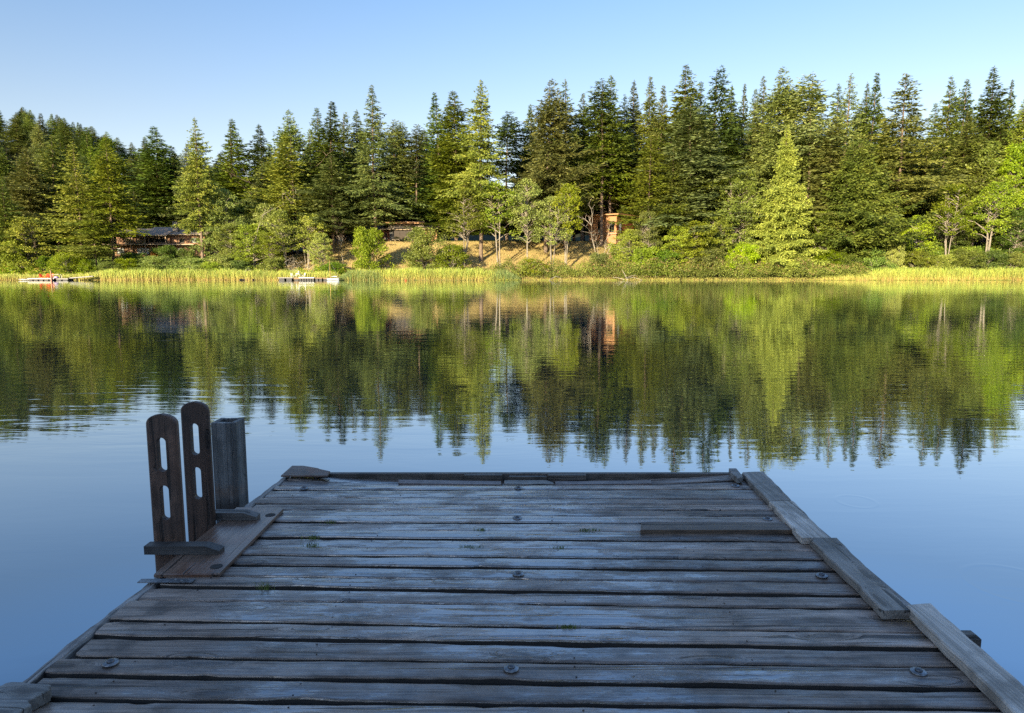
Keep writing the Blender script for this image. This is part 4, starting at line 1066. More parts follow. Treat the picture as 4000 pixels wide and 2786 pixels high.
def reedmat(name, low, mid, top, z1):
    t = NT(name); g = t.n('NewGeometry'); z = t.n('SeparateXYZ', {0: g.outputs['Position']}).outputs[2]
    f = t.math('DIVIDE', z, z1, True); rn = g.outputs['Random Per Island']
    c = t.ramp(f, [(0, low), (.35, mid), (1, top)])
    c = t.n('HueSaturation', {'Hue': t.smooth(rn, 0, 1, .47, .53), 'Saturation': 1.0, 'Value': t.smooth(t.math('FRACT', t.math('MULTIPLY', rn, 9.1)), 0, 1, .6, 1.3), 'Color': c}).outputs[0]
    n3 = t.noise(g.outputs['Position'], .12, 3)
    c = t.mix(t.math('MULTIPLY', t.smooth(n3, .5, .7), .4), c, (.10, .14, .03))
    return t.done(t.n('MixShader', {0: .3, 1: princ(t, c, .5, .3).outputs[0], 2: t.n('BsdfTranslucent', {'Color': c}).outputs[0]}))
M['reed'] = reedmat('reed_leaves', (.54,.43,.13), (.48,.50,.11), (.40,.49,.09), 2.5)
M['sedge'] = reedmat('sedge_leaves', (.26,.30,.08), (.24,.32,.10), (.26,.33,.11), 2.3)
def rh(x):
    u = x/150.5*1530.7+1148
    return np.interp(u, [-50,0,60,180,240,500,620,755,775,800,1050,1120,1140,1840,1850,1930,1990,2296,2400], [1.5,1.4,1.2,1.4,2.5,2.5,2.1,1.6,.2,2.3,2.6,2.1,.2,.2,.6,1.4,2.6,2.7,2.7])
blades('reeds', 52000, (-125, 125), (-1.0, 2.6), rh, .055, M['reed'], 'belt of yellow-green reeds along the far waterline', 1, clumpy=.25)
def rh2(x):
    u = x/150.5*1530.7+1148
    return np.interp(u, [760,790,850,870,1090,1120,1135,1155,1170,2400], [.3,2.1,2.0,.4,.4,2.4,2.2,1.2,.1,.1])
blades('sedge', 9000, (-40, 4), (-1.1, 1.0), rh2, .05, M['sedge'], 'grey-green bulrushes standing in the far shallows', 2)
# herb belt: mounds of leaf cards with pinkish flower tips
def herbs(name, n, xr, yf, hfun, mats, label, seed, leaf=.26):
    rs = np.random.RandomState(seed); x = rs.uniform(xr[0], xr[1], n); s = rs.uniform(0, 1, n)**.7
    y = shore(x)+yf[0]+(yf[1]-yf[0])*s
    hh = hfun(x)*(.66+.34*np.sin(x*1.15+2*np.sin(x*.31))*np.sin(x*.43+y*.6))*(.55+.45*np.sin(np.pi*np.clip(s, .12, 1)*.8))
    k = rs.rand(n)**.55; z = np.maximum(zg(x, y), -.05)+hh*k
    B = np.stack([x, y, z], -1)
    D = unit(rs.normal(0, .7, (n, 3))+[0, -.25, .55])*(leaf*rs.uniform(.6, 1.3, n))[:, None]
    S = unit(np.cross(D, rs.normal(0, 1, (n, 3))))*(np.linalg.norm(D, axis=-1)*.3)[:, None]
    keep = hh > .2
    B, D, S, k = B[keep], D[keep], S[keep], k[keep]
    me = mesh_np(name, cards(B, D, S), quads_of(len(B)), mats)
    patch = .5+.5*np.sin(B[:, 0]*.55+1.3*np.sin(B[:, 0]*.21))
    mi = np.where((k > .90) & (rs.rand(len(k)) < .34), 1, np.where(rs.rand(len(k)) < patch*.55, 2, 0)).astype(np.int32)
    me.polygons.foreach_set('material_index', mi)
    o = bpy.data.objects.new(name, me); link(o); return tag(o, label, 'plants', kind='stuff')
M['herb_pink'] = foliage('herb_flower_tips', (.16,.085,.06), (.25,.14,.095), (.33,.20,.14), .25)
M['herb_green'] = foliage('herb_leaves', (.10,.14,.018), (.19,.235,.034), (.29,.33,.06), .2)
def hh1(x):
    u = x/150.5*1530.7+1148
    return np.interp(u, [1000,1060,1130,1840,1930,1990,2296], [.3,2.0,5.0,4.8,3.6,.8,.5])
def hh2(x):
    u = x/150.5*1530.7+1148
    return np.interp(u, [-60,0,80,200,260,700,800,1000,1060], [3.4,3.4,3.0,2.4,2.2,2.3,1.1,1.1,.4])
herbs('shore_herbs', 62000, (-15, 85), (-.3, 5.5), hh1, [M['leaf_alder'], M['herb_pink'], M['herb_green']], 'low belt of green herbs with pinkish flower tips along the right far waterline', 3)
herbs('shore_herbs', 46000, (-130, -12), (2.0, 7.5), hh2, [M['leaf_alder'], M['herb_pink'], M['herb_green']], 'low belt of pinkish-brown and green herbs behind the left reeds', 4)
herbs('forest_undergrowth', 80000, (24, 135), (4.0, 20), lambda x: np.full_like(x, 3.0), [M['leaf_dark'], M['leaf_dark'], M['leaf_alder']], 'shaded leafy undergrowth below the trees on the right', 6, .36)
herbs('forest_undergrowth', 40000, (-140, -58), (6, 20), lambda x: np.where((x > -105) & (x < -74), .5, 1.5), [M['leaf_dark'], M['leaf_dark'], M['leaf_alder']], 'shaded undergrowth around the two-storey house and left shore', 7, .36)
def dry_grass():
    rs = np.random.RandomState(9); n = 60000; x = rs.uniform(-60, 42, n); y = shore(x)+rs.uniform(3, 25, n)
    m = sstep(x, -58, -46)*(1-sstep(x, 30, 42)); keep = rs.rand(n) < m; x, y = x[keep], y[keep]; n = len(x)
    h = rs.uniform(.12, .42, n); B = np.stack([x, y, zg(x, y)], -1); D = np.stack([rs.normal(0, .3, n)*h, rs.normal(0, .3, n)*h, h], -1)
    S = np.stack([np.ones(n), np.zeros(n), np.zeros(n)], -1)*.028
    t = reedmat('dry_grass_blades', (.50,.40,.17), (.50,.40,.17), (.58,.46,.20), 12.0)
    o = bpy.data.objects.new('dry_grass', mesh_np('dry_grass', cards(B, D, S), quads_of(n), [t])); link(o); tag(o, 'dry golden grass on the sunny bank below the low house', 'grass', kind='stuff')
dry_grass()
def pads():
    rs = np.random.RandomState(12); b = MB()
    V = []; Qs = []
    n = 1500; xs_ = rs.uniform(-6, 120, n); 
    for i in range(n):
        x = xs_[i]
        if np.sin(x*.9)+np.sin(x*.37+1) < -.75 and rs.rand() < .8: continue
        y = float(shore(x))-1.2-abs(rs.normal(0, .7)); r = rs.uniform(.10, .26); tl = rs.uniform(-.25, .45)
        o = len(V)
        for k in range(8):
            a = k*math.pi/4; V.append((x+r*math.cos(a), y+r*math.sin(a), .035+max(0, tl)*r*(math.sin(a)+1)))
        Qs += [(o, o+1, o+2, o+3), (o, o+3, o+4, o+7), (o+4, o+5, o+6, o+7)]
    m = plain('lily_pad', (.30,.32,.05), .5, .35, 2.0)
    o = bpy.data.objects.new('lily_pads', mesh_np('lily_pads', V, Qs, [m])); link(o); tag(o, 'yellow-green lily pads lining the right far waterline', 'plants', kind='stuff')
pads()

# ------------------------------------------------------------------ houses
M['clad'] = plain('cedar_cladding', (.27,.15,.085), .75, .3, 6)
M['clad_orange'] = plain('oiled_cladding', (.40,.20,.09), .6, .2, 5)
M['clad_red_and_shaded'] = plain('red_and_shaded_cladding', (.24,.075,.035), .65, .2, 5)  # red walls, and the painted shade on the cabin's side face
M['shingle'] = plain('roof_shingles', (.33,.265,.21), .85, .25, 9)
M['metal_roof'] = plain('metal_roof', (.20,.19,.185), .5, .12, 3)
M['fascia'] = plain('fascia_wood', (.42,.33,.23), .7, .15, 4)
M['fascia_warm'] = plain('warm_fascia', (.40,.22,.10), .6, .15, 4)
M['beige'] = plain('beige_render', (.24,.21,.165), .85, .06, 4)
M['greywall'] = plain('grey_render', (.15,.15,.15), .85, .06, 4)
M['frame'] = plain('window_frame', (.05,.045,.04), .5, .1)
M['post'] = plain('timber_post', (.40,.29,.19), .75, .2, 8)
M['stone'] = plain('chimney_stone', (.30,.26,.21), .9, .4, 9, bump=.02)
M['curtain'] = plain('pale_curtain', (.55,.58,.60), .8, .08)
M['skylight'] = plain('skylight_glass', (.45,.5,.55), .15, .1)
def glassmat(name, col, rough=.04):
    t = NT(name); return t.done(princ(t, col, rough, .8))
M['glass'] = glassmat('dark_glass', (.012,.014,.015))
def win(parent, x0, x1, z0, z1, y, cols=1, pane='glass', frame='frame', d=.06):
    f = MB(); t_ = .07
    f.box(x0, x1, y-d, y, z0, z0+t_); f.box(x0, x1, y-d, y, z1-t_, z1)
    for k in range(cols+1):
        xc = x0+(x1-x0)*k/cols; xa = min(max(xc-t_/2, x0), x1-t_); f.box(xa, xa+t_, y-d*.98, y, z0+t_+.001, z1-t_-.001)
    w_ = f.build('window', [M[frame]], parent)
    p = MB(); p.box(x0+.02, x1-.02, y-d*.55, y-d*.45, z0+.02, z1-.02); p.build('pane', [M[pane]], w_)
    return w_
def roofslab(parent, x0, x1, ye, ze, yr, zr, th, mat, name='roof', fas='fascia'):
    b = MB(); vs = [(x0,ye,ze),(x1,ye,ze),(x1,yr,zr),(x0,yr,zr)]
    vs = vs+[(x, y, z-th) for x, y, z in vs]
    b.add(vs, [(0,1,2,3),(7,6,5,4),(0,4,5,1),(1,5,6,2),(2,6,7,3),(3,7,4,0)], 0)
    b.box(x0-.01, x1+.01, ye-.06, ye-.002, ze-th-.05, ze+.02, 1)
    return b.build(name, [M[mat], M[fas]], parent)
# --- two-storey house on the left: local x in metres, front at y = 0
S1 = 1/70.8
def hx(zx): return (zx-1050)*S1
c = at_y(628.7, 1000, 172); hz = at_y(628.7, 996, 172).z
h1 = empty('two_storey_house', (c.x, 172, hz), R(0), 'brown two-storey timber house with long deck, stone chimney and grey shingle roof', 'house')
b = MB()
b.box(hx(230), hx(1830), 0, 9, -1.0, 2.35, 0); b.box(hx(230), hx(600), 1.4, 9, 2.36, 5.0, 0); b.box(hx(600), hx(860), .6, 9, 2.36, 5.0, 0); b.box(hx(861), hx(1240), -.6, 9, 2.36, 4.95, 0); b.box(hx(1241), hx(1830), .2, 9, 2.36, 5.0, 0)
r_ = random.Random(3)
for k in range(90):
    xx = hx(235)+k*.265
    if xx < hx(1825): b.box(xx, xx+.03, -.012, -.001, 1.75, 2.3, 0)
b.build('wall', [M['clad']], h1)
b = MB(); b.box(hx(100), hx(1700), -1.9, .1, 2.40, 2.62, 0); b.build('deck', [M['fascia']], h1)
b = MB()
for zx in (300, 390, 480, 570, 660, 750, 840): b.box(hx(zx)-.04, hx(zx)+.04, -1.85, -1.77, 2.63, 3.5)
b.box(hx(290), hx(850), -1.87, -1.75, 3.5, 3.58); 
for k in range(5): b.box(hx(292), hx(848), -1.83, -1.80, 2.74+k*.15, 2.78+k*.15)
b.build('railing', [M['post']], h1)
for zx in (600, 850, 1210, 300):
    p_ = MB(); p_.box(hx(zx)-.10, hx(zx)+.10, -1.8, -1.6, -.8, 2.39); p_.box(hx(zx)-.09, hx(zx)+.09, -1.79, -1.61, 2.63, 4.85); p_.build('post', [M['post']], h1)
win(h1, hx(872), hx(1200), 2.95, 4.5, -.605, 3, frame='post'); win(h1, hx(690), hx(825), 2.7, 4.5, .595, 2); win(h1, hx(620), hx(672), 2.7, 4.5, .595, 1, frame='post'); win(h1, hx(380), hx(520), 2.75, 4.4, 1.395, 2)
win(h1, hx(1385), hx(1470), 2.95, 4.3, .195, 1); win(h1, hx(1600), hx(1720), 2.95, 4.2, .195, 2, 'curtain')
win(h1, hx(885), hx(1205), .35, 1.85, -.02, 3, frame='post'); win(h1, hx(640), hx(850), .1, 1.75, -.02, 3, 'curtain'); win(h1, hx(285), hx(410), .1, 1.7, -.02, 2, 'curtain'); win(h1, hx(1350), hx(1460), .6, 1.7, -.02, 2, 'curtain')
roofslab(h1, hx(770), hx(1240), -2.2, 4.78, 5.5, 7.15, .18, 'shingle'); roofslab(h1, hx(200), hx(768), -1.2, 5.12, 5.5, 6.75, .18, 'shingle'); roofslab(h1, hx(1243), hx(1920), -1.0, 5.05, 5.5, 6.75, .18, 'shingle')
roofslab(h1, hx(200), hx(1920), 11.5, 5.0, 5.52, 6.70, .18, 'shingle')
b = MB(); b.box(hx(1245), hx(1330), 1.2, 2.4, 4.6, 8.15, 0, .03); b.box(hx(1240), hx(1335), 1.1, 2.5, 8.16, 8.3, 1); b.build('chimney', [M['stone'], M['frame']], h1)
b = MB(); Mx = Matrix.Translation((hx(580), 2.2, 5.98)) @ Matrix.Rotation(math.atan2(6.75-5.12, 6.7), 4, 'X'); b.box(-.85, .85, -1.1, 1.1, -.05, .10, 0, .02, Mx); b.build('skylight', [M['skylight']], h1)
# gable verge of the main roof
b = MB(); b.add([(hx(1241),-2.25,4.60),(hx(1252),-2.25,4.60),(hx(1252),5.5,7.0),(hx(1241),5.5,7.0),(hx(1241),-2.25,4.82),(hx(1252),-2.25,4.82),(hx(1252),5.5,7.22),(hx(1241),5.5,7.22)], [(0,3,2,1),(4,5,6,7),(0,1,5,4),(1,2,6,5),(2,3,7,6),(3,0,4,7)]); b.build('verge', [M['post']], h1)

# --- low modern house above the golden bank
S2 = 1/68.4
def mx(zx): return (zx-1085)*S2
c = at_y(1586, 938, 179); lz = float(zg(c.x, 178))
h2_ = empty('low_house', (c.x, 179, at_y(1586, 939, 179).z), 0, 'low modern house with a raised flat roof, glass front and hipped side wings', 'house')
b = MB(); b.box(mx(780), mx(868), 0, 8, 2.6, 4.1, 0); b.box(mx(869), mx(1400), .05, 8, 3.55, 4.1, 0); b.box(mx(1300), mx(1400), .04, 8, 2.6, 3.54, 0); b.build('wall', [M['beige']], h2_)
b = MB(); b.box(mx(796), mx(868), -.2, 7.8, -.8, 2.55, 0); b.build('wall', [M['greywall']], h2_)
b = MB(); b.box(mx(230), mx(795), .4, 8, -.8, 2.5, 0); b.build('wall', [M['clad_red_and_shaded']], h2_)
b = MB(); b.box(mx(1302), mx(1640), -1.2, 8, -.8, 2.5, 0); b.build('wall', [M['clad_orange']], h2_)
b = MB(); b.box(mx(540), mx(640), -3.0, -2.85, -.8, 2.2, 0); b.build('screen_wall', [M['clad_orange']], h2_)
b = MB(); b.box(mx(700), mx(1425), -1.6, 8.6, 4.15, 4.62, 0, .02); b.box(mx(704), mx(1421), -1.5, 8.5, 4.623, 4.67, 1); b.build('roof', [M['fascia_warm'], M['metal_roof']], h2_)
b = MB(); b.box(mx(868), mx(1302), -1.3, .02, 2.56, 2.72, 0); b.build('canopy', [M['fascia']], h2_)
def hip(x0, x1, y0, y1, ze, zr, nm='roof'):
    b = MB(); o = .0; cx = (x0+x1)/2; rdg = max(.3, (x1-x0)/2-(y1-y0)/2)
    vs = [(x0,y0,ze),(x1,y0,ze),(x1,y1,ze),(x0,y1,ze),(cx-rdg,(y0+y1)/2,zr),(cx+rdg,(y0+y1)/2,zr)]
    b.add(vs, [(0,1,5,4),(1,2,5),(2,3,4,5),(3,0,4),(3,2,1,0)], 0)
    for k in range(14):
        f = (k+.5)/14; xa = x0+(x1-x0)*f; e = min(1, min(f, 1-f)*2.0); b.add([(xa-.02,y0+.02,ze+.01),(xa+.02,y0+.02,ze+.01),(xa+(cx-xa)*.0+.02,y0+((y1-y0)/2)*e,ze+.03+(zr-ze)*e),(xa-.02,y0+((y1-y0)/2)*e,ze+.03+(zr-ze)*e)], [(0,1,2,3)], 0)
    b.box(x0, x1, y0-.07, y0-.005, ze-.2, ze+.02, 1); b.box(x0-.07, x0-.003, y0, y1, ze-.2, ze+.02, 1); b.box(x1+.003, x1+.07, y0, y1, ze-.2, ze+.02, 1)
    return b.build(nm, [M['metal_roof'], M['fascia']], h2_)
hip(mx(185), mx(866), -1.5, 8.5, 2.75, 4.05); hip(mx(1215), mx(1760), -2.6, 8.0, 2.85, 4.15)
win(h2_, mx(872), mx(1300), 2.75, 3.5, -.02, 3); win(h2_, mx(872), mx(1300), -.2, 2.5, -.02, 4); win(h2_, mx(715), mx(740), .5, 2.0, .395, 1); win(h2_, mx(1350), mx(1440), .4, 2.1, -1.205, 1)
# garden furniture
def terrace_seat(zx, wd, lab, low):
    e = empty('lounge_chair', (c.x+mx(zx), 175.6, float(zg(c.x+mx(zx), 175.6))), 0, lab, 'chair', 'garden furniture on the terrace of the low house')
    b = MB(); b.box(-wd/2, wd/2, -.4, .4, .28, .42, 0, .03); b.build('seat', [M['beige']], e)
    b = MB(); b.box(-wd/2, wd/2, .3, .42, .43, .6 if low else .85, 0, .03); b.build('backrest', [M['beige']], e)
    for sx in (-1, 1):
        for sy in (-1, 1):
            b = MB(); b.box(sx*(wd/2-.06)-.03, sx*(wd/2-.06)+.03, sy*.33-.03, sy*.33+.03, 0, .279); b.build('leg', [M['post']], e)
terrace_seat(765, 1.25, 'pale bench on the terrace under the left wing of the low house', False)
terrace_seat(905, .8, 'small pale seat on the terrace before the glass front, left of the wide lounger', True)
terrace_seat(975, 1.1, 'wide pale lounger on the terrace before the glass front', True)

# --- cabin among the trees, seen on its corner
c3 = at_y(2407, 940, 174); h3 = empty('cabin', (c3.x, 174, at_y(2407, 945, 174).z), R(-38), 'orange-brown timber cabin half hidden among tree trunks', 'house')
b = MB(); b.box(-8.2, 0, 0, 9, 2.1, 6.6, 0); b.build('wall', [M['clad_orange']], h3)
b = MB(); b.box(-8.0, -.2, .2, 8.8, -1.5, 1.95, 0); b.build('wall', [M['clad_orange']], h3)
b = MB(); b.box(.004, .06, .05, 8.95, 2.1, 6.6, 0)  # side turned from the sun: its shade painted as darker red over orange
b.build('wall', [M['clad_red_and_shaded']], h3)
b = MB(); b.box(-8.4, .25, -.25, 9.2, 1.955, 2.095, 0); b.build('floor_beam', [M['fascia']], h3)
b = MB(); b.box(-9.2, 1.1, -1.1, 10, 6.62, 6.95, 0, .02); b.build('roof', [M['fascia_warm']], h3)
win(h3, -5.4, -4.0, 2.4, 5.2, -.003, 1); win(h3, -2.0, -.6, 2.4, 5.2, -.003, 2)
w3 = empty('window', (.062, 1.0, 0), R(90)); w3.parent = h3
for q in ('x',):
    f = MB(); f.box(0, 1.3, -.06, 0, 2.3, 2.4); f.box(0, 1.3, -.06, 0, 5.0, 5.1); f.box(0, .1, -.058, 0, 2.41, 4.99); f.box(1.2, 1.3, -.058, 0, 2.41, 4.99); f.build('frame', [M['frame']], w3)
    f = MB(); f.box(.05, 1.25, -.035, -.03, 2.35, 5.05); f.build('pane', [M['curtain']], w3)
# blue tarpaulin at its foot
b = MB(); N = 8; vs = [(i*.32-1.3, j*.5-.5, .18*math.sin(i*1.1)*math.cos(j*1.3)+.25-.12*abs(j-1)) for j in range(3) for i in range(N+1)]
b.add(vs, [(j*(N+1)+i, j*(N+1)+i+1, (j+1)*(N+1)+i+1, (j+1)*(N+1)+i) for j in range(2) for i in range(N)], 0, True)
p_ = at_y(2322, 941, 168.0); o = b.build('tarpaulin', [plain('blue_tarp', (.05,.28,.42), .5)], None, (p_.x, 168.0, float(zg(p_.x, 168.0))+.05)); tag(o, 'turquoise tarpaulin on the ground below the cabin', 'tarpaulin')

# ------------------------------------------------------------------ floating docks and what stands on them
M['dock_pale'] = plain('pale_dock_boards', (.62,.56,.50), .8, .15, 6)
M['dock_grey'] = plain('grey_dock_boards', (.33,.32,.31), .8, .2, 6)
M['dock_brown'] = plain('brown_dock_boards', (.25,.17,.10), .8, .2, 6)
M['float'] = plain('black_float', (.025,.025,.03), .6)
M['red'] = plain('red_chair_paint', (.75,.085,.025), .45, .08)
M['white'] = plain('white_paint', (.78,.78,.76), .4, .05)
M['greyhull'] = plain('grey_hull', (.40,.42,.46), .4, .1)
M['bluehull'] = plain('pale_blue_hull', (.62,.68,.76), .35, .06)
M['mast'] = plain('varnished_mast', (.55,.36,.12), .35, .1)
M['lilac'] = plain('lilac_fabric', (.52,.38,.66), .6, .1)
M['pile'] = plain('reddish_pile', (.40,.22,.15), .8, .2)
D0 = 147.5
def wx(u): return at_y(u, 1094, D0).x      # photo pixel column -> world x at the float distance
def zx_a(z): return wx(50+z/4.592)
def zx_b(z): return wx(900+z/3.827)
def floatdock(xa, xb, y0, y1, zt, deckm, lab, nf, th=.16, slots=False):
    e = empty('floating_dock', ((xa+xb)/2, (y0+y1)/2, 0), 0, lab, 'dock', 'small floating docks on the far shore')
    w_ = (xb-xa)/2; d_ = (y1-y0)/2
    b = MB(); n = max(3, int((xb-xa)/.3))
    for i in range(n):
        a = -w_+2*w_*i/n; b.box(a+.006, a+2*w_/n-.006, -d_, d_, zt-.05, zt, 0)
    b.box(-w_, w_, -d_-.03, -d_-.001, zt-th-.05, zt+.003, 0); b.box(-w_, w_, d_+.001, d_+.03, zt-th-.05, zt+.003, 0)
    b.build('deck_boards', [M[deckm]], e)
    for i in range(nf):
        a = -w_+2*w_*(i+.5)/nf; f = MB(); f.box(a-w_/nf*.72, a+w_/nf*.72, -d_+.03, d_-.03, -.2, zt-th-.052, 0, .04); f.build('float', [M['float']], e)
    return e
# left dock
floatdock(zx_a(332), zx_a(800), 146.4, 148.8, .48, 'dock_pale', 'long pale floating dock carrying the red chairs', 5)
floatdock(zx_a(806), zx_a(1030), 146.8, 149.0, .42, 'dock_grey', 'dark grey floating dock right of the red chairs', 2)
def adirondack(x, y, z, rz, lab):
    e = empty('adirondack_chair', (x, y, z), rz, lab, 'chair', 'red wooden chairs on the left floating dock')
    b = MB(); Ms = Matrix.Rotation(R(-12), 4, 'X')
    for k in range(5): b.box(-.28, .28, -.32+k*.125, -.32+k*.125+.105, .33, .36, 0, 0, Ms)
    b.build('seat', [M['red']], e)
    b = MB(); Mb = Matrix.Translation((0, .24, .26)) @ Matrix.Rotation(R(-24), 4, 'X')
    for k in range(5): b.box(-.29+k*.118, -.29+k*.118+.105, -.012, .012, 0, .78-.05*abs(k-2), 0, 0, Mb)
    b.build('backrest', [M['red']], e)
    for s in (-1, 1):
        b = MB(); b.box(s*.34-.07, s*.34+.07, -.42, .3, .56, .585); b.build('armrest', [M['red']], e)
        b = MB(); b.box(s*.30-.05, s*.30+.05, -.36, -.32, 0, .559); b.build('leg', [M['red']], e)
        b = MB(); b.box(s*.30-.02, s*.30+.02, -.31, .55, .12, .24, 0, 0, Matrix.Rotation(R(-14), 4, 'X')); b.build('leg', [M['red']], e)
adirondack(zx_a(510), 147.7, .485, R(60), 'red wooden chair on the pale dock, leftmost and turned sideways')
adirondack(zx_a(612), 147.8, .485, R(25), 'red wooden chair in the middle on the pale dock')
adirondack(zx_a(676), 147.7, .485, R(-15), 'red wooden chair next to the reddish pile on the pale dock')
def kayak(x, y, z, L, W, mat, lab, rz):
    b = MB(); n = 14; P = 8; vs = []
    for i in range(n+1):
        f = i/n; s = math.sin(math.pi*f)**.6*.5*W+.004; rk = .10*(abs(2*f-1))**2.5
        for k in range(P):
            a = 2*math.pi*k/P; zz = math.sin(a); vs.append((-L/2+L*f, s*math.cos(a), .17+.15*zz*(1 if zz < 0 else .55)*min(1, s/W*2.2)+rk))
    fs = [(i*P+k, (i+1)*P+k, (i+1)*P+(k+1) % P, i*P+(k+1) % P) for i in range(n) for k in range(P)]
    b.add(vs, fs, 0, True); e = empty('kayak', (x, y, z), rz, lab, 'kayak'); b.build('hull', [M[mat]], e)
    q = MB(); q.lathe([(.16,0),(.17,.03),(.15,.05),(.13,.02)], 14, 0, Matrix.Translation((.1,0,.27)) @ Matrix.Diagonal((2.2,1,1,1))); q.build('cockpit_rim', [M['float']], e)
kayak(zx_a(232), 147.3, .02, 2.9, .75, 'greyhull', 'grey kayak floating at the left end of the pale dock', R(4))
kayak(zx_a(200), 148.3, .05, 2.6, .7, 'white', 'white kayak lying behind the grey one at the left dock', R(-6))
b = MB(); b.tube([(0,0,-1),(0,0,1.5),(.02,0,1.95)], [.14,.135,.12], 10); b.lathe([(.15,1.95),(.16,1.98),(.10,2.06),(.02,2.08)], 12); o = b.build('dock_pile', [M['pile']], None, (zx_a(766), 146.2, 0)); tag(o, 'reddish wooden pile rising beside the red chairs', 'pile')
e = empty('table', (zx_a(775), 148.0, .485), 0, 'pale narrow table behind the reddish pile on the left dock', 'table')
b = MB(); b.box(-1.0, 1.0, -.35, .35, .72, .78); b.build('tabletop', [M['dock_pale']], e)
for sx in (-1, 1):
    for sy in (-1, 1): b = MB(); b.box(sx*.8-.04, sx*.8+.04, sy*.28-.04, sy*.28+.04, 0, .719); b.build('leg', [M['dock_pale']], e)
b = MB(); b.lathe([(.50,.0),(.52,.05),(.44,.22),(.28,.36),(.05,.42)], 16); o = b.build('inflatable_ring', [M['lilac']], None, (zx_a(815), 146.9, .487)); tag(o, 'lilac rounded float lying at the right end of the pale dock', 'float')
e = empty('gangway', (zx_a(1000), 148.6, .5), 0, 'pale sloping gangway from the grey dock into the reeds', 'gangway')
b = MB(); L_ = zx_a(1330)-zx_a(970); Mg = Matrix.Rotation(R(-5), 4, 'Y') @ Matrix.Rotation(R(12), 4, 'Z'); b.box(-.3, L_*1.0, -.4, .4, 0, .07, 0, 0, Mg); b.build('ramp', [M['dock_pale']], e)
for s in (-1, 1): b = MB(); b.box(-.3, L_, s*.42-.03, s*.42+.03, -.12, .10, 0, 0, Mg); b.build('side_rail', [M['dock_grey']], e)
# middle docks
floatdock(zx_b(730), zx_b(952), 146.6, 149.0, .62, 'dock_grey', 'grey box-like floating dock left of the white one', 2, .1)
floatdock(zx_b(955), zx_b(1043), 146.9, 149.2, .60, 'dock_brown', 'short dark floating dock between the grey and the white one', 1, .3)
floatdock(zx_b(1046), zx_b(1272), 146.5, 148.8, .64, 'white', 'white floating dock with dark openings under its edge', 6, .1)
floatdock(zx_b(1276), zx_b(1388), 146.8, 149.0, .58, 'dock_brown', 'brown floating dock right of the white one', 2, .16)
floatdock(zx_b(1391), zx_b(1460), 147.0, 149.0, .56, 'dock_brown', 'short brown floating dock next to the sailing dinghy', 1, .2)
def whitechair(x, y, z, rz, lab):
    e = empty('garden_chair', (x, y, z), rz, lab, 'chair', 'white garden chairs on the middle floating dock')
    b = MB(); b.box(-.26, .26, -.26, .26, .40, .44, 0, .01); b.build('seat', [M['white']], e)
    b = MB(); Mb = Matrix.Translation((0, .25, .44)) @ Matrix.Rotation(R(-12), 4, 'X')
    for k in range(4): b.box(-.25+k*.135, -.25+k*.135+.095, -.012, .012, 0, .46, 0, 0, Mb)
    b.box(-.26, .26, -.016, .016, .44, .50, 0, 0, Mb); b.build('backrest', [M['white']], e)
    for sx in (-1, 1):
        for sy in (-1, 1): b = MB(); b.box(sx*.23-.02, sx*.23+.02, sy*.22-.02, sy*.22+.02, 0, .399); b.build('leg', [M['white']], e)
whitechair(zx_b(915), 148.0, .625, R(40), 'white garden chair at the left on the middle floats')
whitechair(zx_b(965), 148.3, .605, R(-20), 'white garden chair beside the small table on the middle floats')
whitechair(zx_b(1085), 148.0, .645, R(-50), 'white garden chair at the right on the white float')
e = empty('garden_table', (zx_b(1025), 148.2, .605), 0, 'small white table between the garden chairs on the middle floats', 'table')
b = MB(); b.lathe([(.45,.68),(.46,.70),(.45,.72),(.0,.72)], 18); b.build('tabletop', [M['white']], e)
for k in range(3): a = k*2.094; b = MB(); b.tube([(0, 0, .67), (.35*math.cos(a), .35*math.sin(a), 0)], [.025, .02], 6); b.build('leg', [M['white']], e)
b = MB(); b.lathe([(.14,.0),(.17,.24),(.18,.26),(.15,.26)], 14); b.lathe([(.04,.24),(.22,.42),(.16,.62),(.02,.70)], 9); o = b.build('plant_pot', [M['greyhull']], None, (zx_b(1012), 148.1, 1.33)); tag(o, 'grey potted thing standing on the small white table', 'pot')
# dinghy
xd = zx_b(1545); e = empty('sailing_dinghy', (xd, 146.9, 0), R(6), 'small pale sailing dinghy with a bare varnished mast', 'boat')
b = MB(); n = 16; P = 7; vs = []; L_ = 2.5
for i in range(n+1):
    f = i/n; W_ = .58*(math.sin(math.pi*(.16+.84*f)/1.0*.98) if f > .0 else .48)**.55 if f < .98 else .02
    W_ = max(.02, .58*min(1, (1-f)**.55*1.35)*(.82+.3*f)); sh = .42+.10*f**2
    for k in range(P):
        a = math.pi*k/(P-1); vs.append((-L_/2+L_*f, -W_*math.cos(a), sh-(sh+.08)*math.sin(a)**.7))
fs = [(i*P+k, i*P+k+1, (i+1)*P+k+1, (i+1)*P+k) for i in range(n) for k in range(P-1)]; fs.append(tuple(range(P)))
b.add(vs, fs, 0, True); b.build('hull', [M['bluehull']], e)
b = MB()
for i in range(n):
    a, q = vs[i*P], vs[(i+1)*P]; a2, q2 = vs[i*P+P-1], vs[(i+1)*P+P-1]
    b.tube([a, q], [.03, .03], 5); b.tube([a2, q2], [.03, .03], 5)
b.build('gunwale', [M['white']], e)
b = MB(); b.add([vs[i*P] for i in range(9, n+1)]+[vs[i*P+P-1] for i in range(9, n+1)], [(i, i+1, i+1+n-8, i+n-8) for i in range(n-9)]); b.build('foredeck', [M['white']], e)
b = MB(); b.box(-.35, -.15, -.52, .52, .28, .32); b.build('thwart', [M['mast']], e)
xm = zx_b(1505)-xd
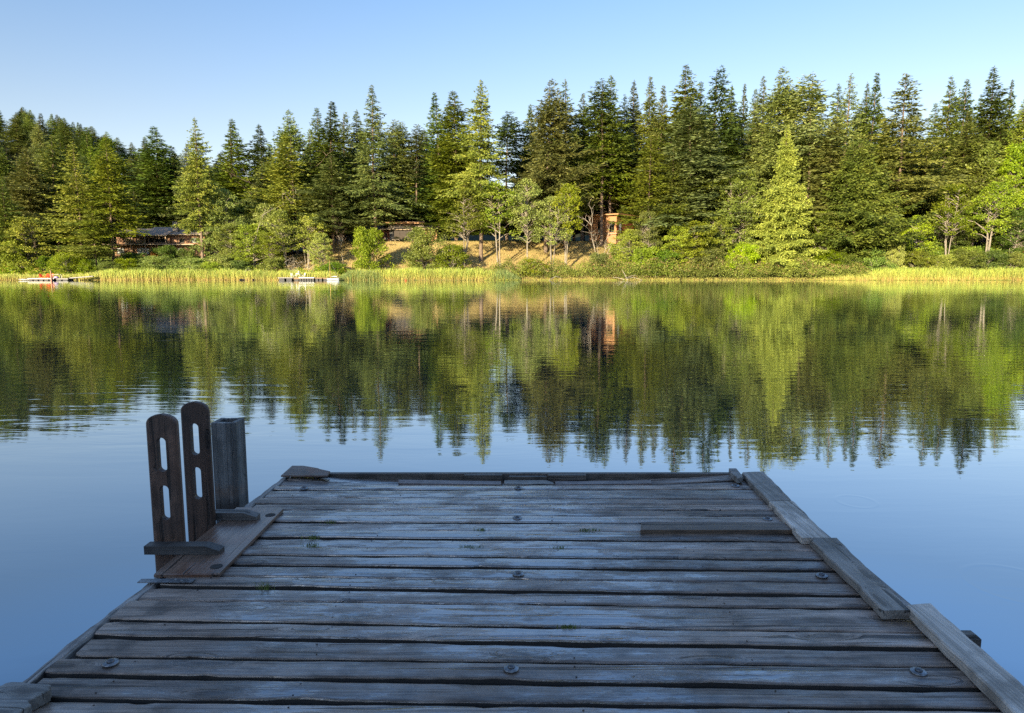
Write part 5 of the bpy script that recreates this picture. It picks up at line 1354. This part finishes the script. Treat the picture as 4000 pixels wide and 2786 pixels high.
b = MB(); b.tube([(xm, 0, .0), (xm, 0, 2.2), (xm, 0, 4.35)], [.055, .05, .035], 8); b.build('mast', [M['mast']], e)
b = MB(); b.tube([(xm, 0, .75), (xm+.9, .05, .85), (xm+1.4, .1, .8)], [.035, .1, .05], 7); b.build('furled_sail', [M['white']], e)
b = MB(); b.tube([(xm, 0, 4.2), (1.2, 0, .55)], .008, 4); b.tube([(xm, 0, 4.2), (-1.2, 0, .5)], .008, 4); b.build('stay', [M['greyhull']], e)
# red buoy
b = MB(); b.lathe([(.02,-.12),(.15,-.02),(.17,.08),(.10,.20),(.03,.24)], 14); p_ = on_z(1585, 1097, 0); o = b.build('buoy', [M['red']], None, (p_.x, p_.y, .02)); tag(o, 'small red buoy at the far reeds, right of the dinghy', 'buoy')
# parked car left of the low house
cx_ = at_y(1372, 910, 186); zc = float(zg(cx_.x, 186))
e = empty('parked_car', (cx_.x, 186, zc), R(8), 'dark car parked in shade left of the low house', 'car')
b = MB(); prof = [(-2.1,.35),(-2.1,.85),(-1.3,.95),(-.8,1.45),(.7,1.48),(1.5,.98),(2.15,.88),(2.15,.35)]
vs = [(x, -.85, z) for x, z in prof]+[(x, .85, z) for x, z in prof]; n = len(prof)
b.add(vs, [tuple(range(n)), tuple(reversed(range(n, 2*n)))]+[(i, n+i, n+(i+1) % n, (i+1) % n) for i in range(n)]); b.build('body', [plain('car_paint', (.04,.05,.07), .25)], e)
b = MB(); b.add([(-1.15,-.856,.98),(1.3,-.856,.98),(.62,-.856,1.38),(-.75,-.856,1.38)], [(0,1,2,3)]); b.build('side_window', [M['glass']], e)
for wxx in (-1.35, 1.35):
    for s in (-1, 1): b = MB(); b.lathe([(.32,-.1),(.33,0),(.32,.1),(.18,.1)], 16, 0, Matrix.Translation((wxx, s*.8, .33)) @ Matrix.Rotation(R(90), 4, 'X')); b.build('wheel', [M['float']], e)
# red-brown shed at the right edge
p_ = at_y(3990, 1015, 168); e = empty('shed', (p_.x+1.2, 168, float(zg(p_.x, 168))), R(10), 'small red-brown shed glimpsed at the right edge behind leaves', 'shed')
b = MB(); b.box(-1.5, 1.5, 0, 3, -.6, 2.6); b.build('wall', [M['clad_red_and_shaded']], e); roofslab(e, -1.8, 1.8, -.4, 2.65, 3.4, 3.4, .12, 'shingle')
